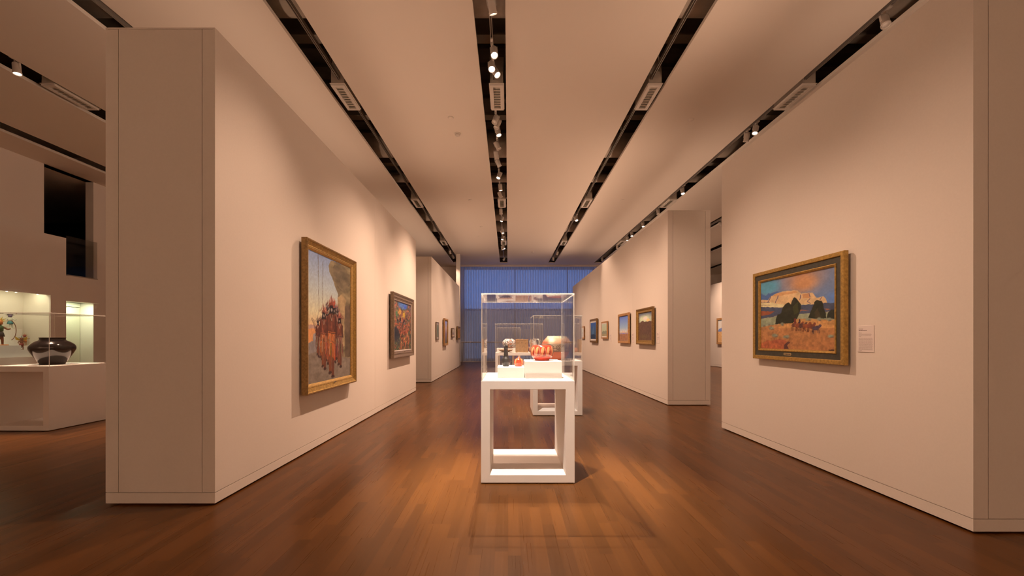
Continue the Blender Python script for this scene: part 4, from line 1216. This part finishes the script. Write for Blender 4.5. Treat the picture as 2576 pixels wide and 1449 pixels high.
# shallow tray with dark star
def tray(A, T):
    c = np.zeros(A.shape + (3,)) + np.array((190, 126, 78), float)
    star = np.abs(((A / (2 * np.pi) * 16) % 1.0) - 0.5) * 2
    return mixc(c, star < (1.05 - T), (52, 32, 28))
o = thing('basket_tray', 'shallow tan basket tray with dark points, in front of the white jar', 'basket', (-0.06, 10.72, DK + 0.0004))
pot_mesh([(0.06, 0), (0.085, 0.006), (0.15, 0.038), (0.20, 0.068)], tray, 160, 40, M['pot_matte'], 'body', o)
# brown painted box
o = thing('painted_box', 'square brown box with dark figures painted on it, in the wide case', 'box', (0.365, 10.75, DK + 0.0004))
M['box_hide'] = principled('brown_painted_hide', alb(178, 112, 62, 0.72), 0.6, noise=0.22, nscale=25)
m = MB(); m.box(-0.165, 0.165, -0.13, 0.13, 0, 0.31); m.build('body', 'box_hide', o, 0.006)
m = MB(); m.box(-0.168, 0.168, -0.133, 0.133, 0.31, 0.345); m.build('lid', 'box_hide', o, 0.006)
m = MB()
for x, z, w, h in ((-0.10, 0.24, .05, .04), (0.0, 0.26, .03, .05), (0.10, 0.24, .05, .035), (-0.11, 0.05, .07, .02), (0.06, 0.045, .05, .02), (0.02, 0.14, .04, .03)):
    m.box(x - w * .45, x + w * .3, -0.132, -0.1295, z - h * .2, z + h * .2); m.box(x - w * .1, x + w * .08, -0.132, -0.1295, z + h * .2, z + h * .45)
m.build('painted_motif', 'brown', o)
# small terracotta jar and pale handled jug
def terra(A, T): return np.zeros(A.shape + (3,)) + np.array((196, 112, 76), float)
def pale(A, T):
    n = fbm(A.shape[0], A.shape[1], 20, 10, 41, 2)
    return mixc(np.zeros(A.shape + (3,)) + np.array((240, 206, 180), float), n > 0.6, (120, 64, 48))
o = thing('clay_jar', 'small plain terracotta jar right of the brown box', 'jar', (0.605, 10.72, DK + 0.0004))
pot_mesh([(0.03, 0), (0.05, 0.02), (0.06, 0.06), (0.045, 0.10), (0.036, 0.12)], terra, 64, 40, M['pot_matte'], 'body', o)
o = thing('handled_jug', 'pale jug with a looped handle at the right of the wide case', 'jug', (0.72, 10.95, DK + 0.0004))
pot_mesh([(0.05, 0), (0.075, 0.03), (0.09, 0.10), (0.075, 0.18), (0.05, 0.24), (0.048, 0.31), (0.058, 0.36)], pale, 96, 60, M['pot_matte'], 'body', o)
m = MB(); m.tube([(-0.05, 0, 0.34), (-0.10, 0, 0.345), (-0.125, 0, 0.28), (-0.12, 0, 0.20), (-0.075, 0, 0.15)], 0.014, 12); m.build('handle', 'cream', o)
m = MB(); m.tube([(0.05, 0, 0.34), (0.10, 0, 0.345), (0.125, 0, 0.28), (0.12, 0, 0.20), (0.075, 0, 0.15)], 0.014, 12); m.build('handle', 'cream', o)
for x, t in ((0.43, 'left'), (0.60, 'right')):
    o = thing('clay_jar', 'small pale jar in the farthest case, the %s one of its pair' % t, 'jar', (x, 17.7, DK + 0.0004), 'two pale jars in the farthest case')
    pot_mesh([(0.05, 0), (0.07, 0.03), (0.085, 0.12), (0.07, 0.26), (0.055, 0.33), (0.06, 0.36)], pale, 64, 50, M['pot_matte'], 'body', o)

# large black jar in the left gallery
o = thing('clay_jar', 'large glossy black jar with wide shoulders in the left gallery case', 'jar', (-6.56, 5.84, 0.8804))
pot_mesh([(0.115, 0), (0.128, 0.010), (0.175, 0.095), (0.224, 0.190), (0.238, 0.238), (0.222, 0.285), (0.172, 0.328), (0.140, 0.345), (0.130, 0.362), (0.136, 0.385)], None, 120, 110, M['black_pot'], 'body', o)

# ------------------------------------------------------------------ niche contents
def nbox(x0, x1, y0, y1, h, label):
    riser(x0, x1, y0, y1, NZ0, h, label)
nbox(-10.74, -10.40, 8.12, 8.66, 0.252, 'wide white block under the tall carved figure in the niche')
nbox(-10.90, -10.76, 8.35, 8.98, 0.60, 'tallest white block at the back of the niche')
nbox(-10.60, -10.46, 8.69, 8.86, 0.150, 'low white block at the niche front under the yellow-winged figure')
nbox(-10.74, -10.62, 8.86, 9.06, 0.236, 'medium white block near the right end of the niche')

COL = {}
def cm(name, r, g, b, k=0.75):
    if name not in COL: COL[name] = principled('carving_' + name, tuple(min(0.9, v * k) for v in lin((r, g, b))), 0.55)
    return COL[name]
cm('brown', 150, 84, 50); cm('tan', 210, 160, 120); cm('white', 235, 235, 225); cm('turq', 70, 150, 160); cm('green', 60, 100, 50); cm('yellow', 230, 190, 60); cm('orange', 225, 130, 50)
cm('red', 170, 60, 50); cm('dark', 60, 45, 45); cm('purple', 110, 90, 130)
def figurine(label, loc, h, rz, skin, kilt, head, crest, crest_col, sash=None, bow=False, base=False, wings=None, torso=None):
    """a small carved doll; body is one skinned surface"""
    o = thing('carved_figurine', label, 'figurine', loc, 'carved figurines in the lit niche', rz=rz)
    s = h
    me = bpy.data.meshes.new('body')
    J = {'pel': (0, 0, .40), 'che': (0, 0, .60), 'nec': (0, 0, .69), 'hed': (0, -.01, .78), 'ls': (-.10, 0, .63), 'le': (-.17, -.03, .52), 'lh': (-.15, -.12, .46),
         'rs': (.10, 0, .63), 're': (.18, -.05, .55), 'rh': (.24, -.13, .58), 'lk': (-.06, -.05, .22), 'lf': (-.06, .0, .035), 'lt': (-.06, -.07, .02), 'rk': (.07, -.02, .21), 'rf': (.08, .03, .035), 'rt': (.08, -.05, .02)}
    R = {'pel': .075, 'che': .085, 'nec': .04, 'hed': .07, 'ls': .036, 'le': .028, 'lh': .024, 'rs': .036, 're': .028, 'rh': .024, 'lk': .038, 'lf': .028, 'lt': .02, 'rk': .038, 'rf': .028, 'rt': .02}
    ks = list(J)
    E = [('pel', 'che'), ('che', 'nec'), ('nec', 'hed'), ('che', 'ls'), ('ls', 'le'), ('le', 'lh'), ('che', 'rs'), ('rs', 're'), ('re', 'rh'), ('pel', 'lk'), ('lk', 'lf'), ('lf', 'lt'), ('pel', 'rk'), ('rk', 'rf'), ('rf', 'rt')]
    me.from_pydata([tuple(c * s for c in J[k]) for k in ks], [(ks.index(a), ks.index(b)) for a, b in E], [])
    b = bpy.data.objects.new('body', me); C.objects.link(b); b.parent = o
    me.materials.append(skin)
    import bmesh
    bm = bmesh.new(); bm.from_mesh(me); bm.verts.layers.skin.verify(); bm.to_mesh(me); bm.free()
    sk = b.modifiers.new('Skin', 'SKIN')
    for i, k in enumerate(ks):
        me.skin_vertices[0].data[i].radius = (R[k] * s, R[k] * s)
        me.skin_vertices[0].data[i].use_root = (k == 'pel')
    b.modifiers.new('Sub', 'SUBSURF').levels = 1
    b.modifiers['Sub'].render_levels = 1
    m = MB(); m.lathe([(.10 * s, .30 * s), (.135 * s, .30 * s), (.115 * s, .40 * s), (.092 * s, .47 * s)], 20); m.build('kilt', kilt, o)
    m = MB(); m.lathe([(.05 * s, .71 * s), (.085 * s, .73 * s), (.092 * s, .79 * s), (.08 * s, .85 * s), (.04 * s, .88 * s)], 18); m.ball((0, -.09 * s, .775 * s), (.02 * s, .04 * s, .018 * s)); hd = m.build('mask', head, o)
    if torso: 
        m = MB(); m.lathe([(.098 * s, .48 * s), (.105 * s, .58 * s), (.10 * s, .66 * s), (.06 * s, .69 * s)], 18); m.build('shirt', torso, o)
    m = MB()
    for k in range(crest):
        a = math.pi * (k + .5) / crest
        d = Vector((math.cos(a), 0.15 * ((k % 2) - .5), math.sin(a)))
        p = Vector((0, 0.02, .82)) * s
        m.tube([p, p + d * .10 * s, p + d * .20 * s], [.012 * s, .022 * s, .003 * s], 6)
    m.build('feather_crest', crest_col, o)
    if sash:
        m = MB()
        for k in range(3): m.box(-.035 * s + k * 0.0, .035 * s, .10 * s, .125 * s, (.12 + .1 * k) * s, (.20 + .1 * k) * s, k)
        m.build('sash', sash, o)
    if bow:
        m = MB(); pts = []
        for k in range(13):
            a = -1.25 + 2.5 * k / 12
            pts.append(((.20 + .16 * math.cos(a)) * s, -.14 * s, (.52 + .36 * math.sin(a)) * s))
        m.tube(pts, .010 * s, 8); m.build('bow', COL['brown'], o)
    if wings:
        m = MB()
        for sg in (-1, 1):
            m.add([(sg * .04 * s, .03 * s, .74 * s), (sg * .30 * s, .05 * s, .98 * s), (sg * .26 * s, .05 * s, .72 * s), (sg * .10 * s, .04 * s, .66 * s),
                   (sg * .04 * s, .06 * s, .74 * s), (sg * .30 * s, .07 * s, .98 * s), (sg * .26 * s, .07 * s, .72 * s), (sg * .10 * s, .07 * s, .66 * s)],
                  [(0, 1, 2, 3), (4, 7, 6, 5), (0, 4, 5, 1), (1, 5, 6, 2), (2, 6, 7, 3), (3, 7, 4, 0)])
        m.build('head_wings', wings, o)
    m = MB(); r = .22 if base else .12
    m.lathe([(r * s, 0.0005), (r * s, .022 * s), ((r - .02) * s, .028 * s)], 24); m.build('base', COL['orange'] if base else skin, o)
    return o
RZ = math.radians(60)
figurine('tall carved figure holding a bow, with yellow and orange head, at the photo edge', (-10.57, 8.42, NZ0 + 0.2525), 0.60, RZ, COL['brown'], COL['dark'], COL['orange'], 7, COL['yellow'], bow=True, base=True, torso=COL['green'])
figurine('small carved figure in white and turquoise with a dark feather crest, on the tallest block', (-10.83, 8.82, NZ0 + 0.6005), 0.36, RZ, COL['white'], COL['turq'], COL['purple'], 9, COL['dark'], torso=COL['white'])
figurine('small carved brown figure with yellow head wings at the niche front', (-10.53, 8.775, NZ0 + 0.1505), 0.30, RZ, COL['brown'], COL['red'], COL['brown'], 3, COL['turq'], sash=[COL['turq'], COL['white'], COL['turq']], wings=COL['yellow'])
figurine('small carved tan figure with red mask on the medium block', (-10.68, 8.96, NZ0 + 0.2365), 0.27, RZ, COL['tan'], COL['orange'], COL['red'], 5, COL['tan'], torso=COL['tan'])

# tiny downlights in the niche ceiling
gw = (1.0, 0.90, 0.55)
for k, (y, t) in enumerate(((8.40, 'left of the three'), (8.56, 'middle of the three'), (8.95, 'right of the three'))):
    o = thing('niche_downlight', 'tiny lit downlight in the show niche ceiling, ' + t, 'downlight', (NX - 0.065, y, NZ1), 'tiny downlights in the show niche')
    m = MB(); m.lathe([(0.022, 0), (0.022, -0.006), (0.016, -0.006)], 18); m.build('bezel', 'lamp', o)
    m = MB(); m.lathe([(0.015, -0.0062), (0.015, -0.0075)], 18); m.build('lens', 'lens_on', o)
def point(loc, power, col, rad=0.05):
    d = bpy.data.lights.new('glow', 'POINT'); d.energy = power; d.color = col; d.shadow_soft_size = rad if size > 45 else 0.013
    o = bpy.data.objects.new('glow', d); C.objects.link(o); o.location = loc; return o
def area(loc, rot, sx, sy, power, col):
    d = bpy.data.lights.new('strip', 'AREA'); d.shape = 'RECTANGLE'; d.size = sx; d.size_y = sy; d.energy = power; d.color = col
    o = bpy.data.objects.new('strip', d); C.objects.link(o); o.location = loc; o.rotation_euler = rot; return o
area((NX - 0.22, 7.95, NZ1 + 0.085), (0, 0, 0), 0.2, 2.2, 11, gw)
area((XW - 0.03, 9.72, 2.13), (0, 0.1, 0), 0.08, 0.7, 9.5, (0.95, 1.0, 0.66))
# glass front of the niche, set back from the face
o = thing('niche_glass', 'clear glass front of the lit show niche', 'glass', (NX - 0.03, (NY0 + NY1) / 2, NZ0), None)
m = MB(); m.box(-0.004, 0.004, -(NY1 - NY0) / 2 + .001, (NY1 - NY0) / 2 - 0.001, 0.001, NZ1 - NZ0 - 0.001); m.build('glass_pane', 'glass', o)

# handrail in front of the far curtains
o = thing('handrail', 'pale horizontal rail before the far curtains', 'rail', (0.6, 21.6, 0), None)
m = MB(); m.tube([(-3.1, 0, 1.06), (4.2, 0, 1.06)], 0.028, 12); m.build('rail_bar', 'lamp', o)
for x in (-3.05, 0.0, 3.0):
    m = MB(); m.tube([(x, 0, 0), (x, 0, 1.035)], 0.018, 10); m.build('post', 'steel', o)

# ------------------------------------------------------------------ soft fill strips added, unseen, above the partitions
def strip(loc, d, sx, sy, power, col, spread=140):
    o = area(loc, (0, 0, 0), sx, sy, power, col)
    o.rotation_mode = 'QUATERNION'
    z = -Vector(d).normalized(); y = Vector((0, 1, 0)) if abs(z.y) < 0.9 else Vector((1, 0, 0))
    x = y.cross(z).normalized(); y = z.cross(x)
    o.rotation_quaternion = Matrix((x, y, z)).transposed().to_quaternion()
    o.data.spread = math.radians(spread)
    return o
UP = 3.7
for x, y, l, dx in ((-2.35, 6.36, 6.4, 1), (-2.35, 14.9, 6.4, 1), (3.15, 4.1, 2.8, -1), (3.15, 13.1, 10.8, -1)):
    strip((x, y, 3.74), (2.6 * dx, 0, 1.75), 0.25, l, UP * l * (0.66 if dx > 0 else 1.25), LIGHT, 145)
for x, y, l, dx in ((-2.88, 6.36, 6.4, -1), (-2.88, 14.9, 6.4, -1), (3.66, 4.1, 2.8, 1), (3.66, 13.1, 10.8, 1)):
    strip((x, y, 3.74), (2.0 * dx, 0, 1.6), 0.2, l, (3.3 if dx < 0 else 3.3) * l, LIGHT, 160)
# unseen fill strips added behind the camera, bouncing off the front wall
for x in (-9, 0, 9):
    strip((x, -3.6, 5.1), (0, -2.4, -2.2), 7.0, 0.2, 150, LIGHT, 150)

# ------------------------------------------------------------------ dusk sky
w = bpy.data.worlds.new('dusk'); sc.world = w; w.use_nodes = True
bg = w.node_tree.nodes['Background']
bg.inputs[0].default_value = (0.165, 0.275, 0.67, 1); bg.inputs[1].default_value = 1.2

# ------------------------------------------------------------------ camera and view
cam = bpy.data.cameras.new('camera'); co = bpy.data.objects.new('camera', cam); C.objects.link(co)
co.location = (0, 0, EYE); co.rotation_euler = (math.radians(90), 0, 0)
cam.sensor_width = 36.0; cam.sensor_fit = 'HORIZONTAL'; cam.lens = F / 2576.0 * 36.0
cam.shift_x = (1288.0 - CX) / 2576.0; cam.shift_y = (CY - 724.5) / 2576.0
cam.clip_start = 0.05; cam.clip_end = 100
sc.camera = co
sc.view_settings.view_transform = 'Standard'; sc.view_settings.look = 'None'
sc.view_settings.gamma = 1.0; sc.view_settings.use_curve_mapping = False
sc.view_settings.exposure = 0.15
cy = sc.cycles
cy.use_denoising = True
cy.max_bounces = 14; cy.diffuse_bounces = 7; cy.glossy_bounces = 6; cy.transparent_max_bounces = 48; cy.transmission_bounces = 8
cy.sample_clamp_indirect = 5.0; cy.blur_glossy = 1.0
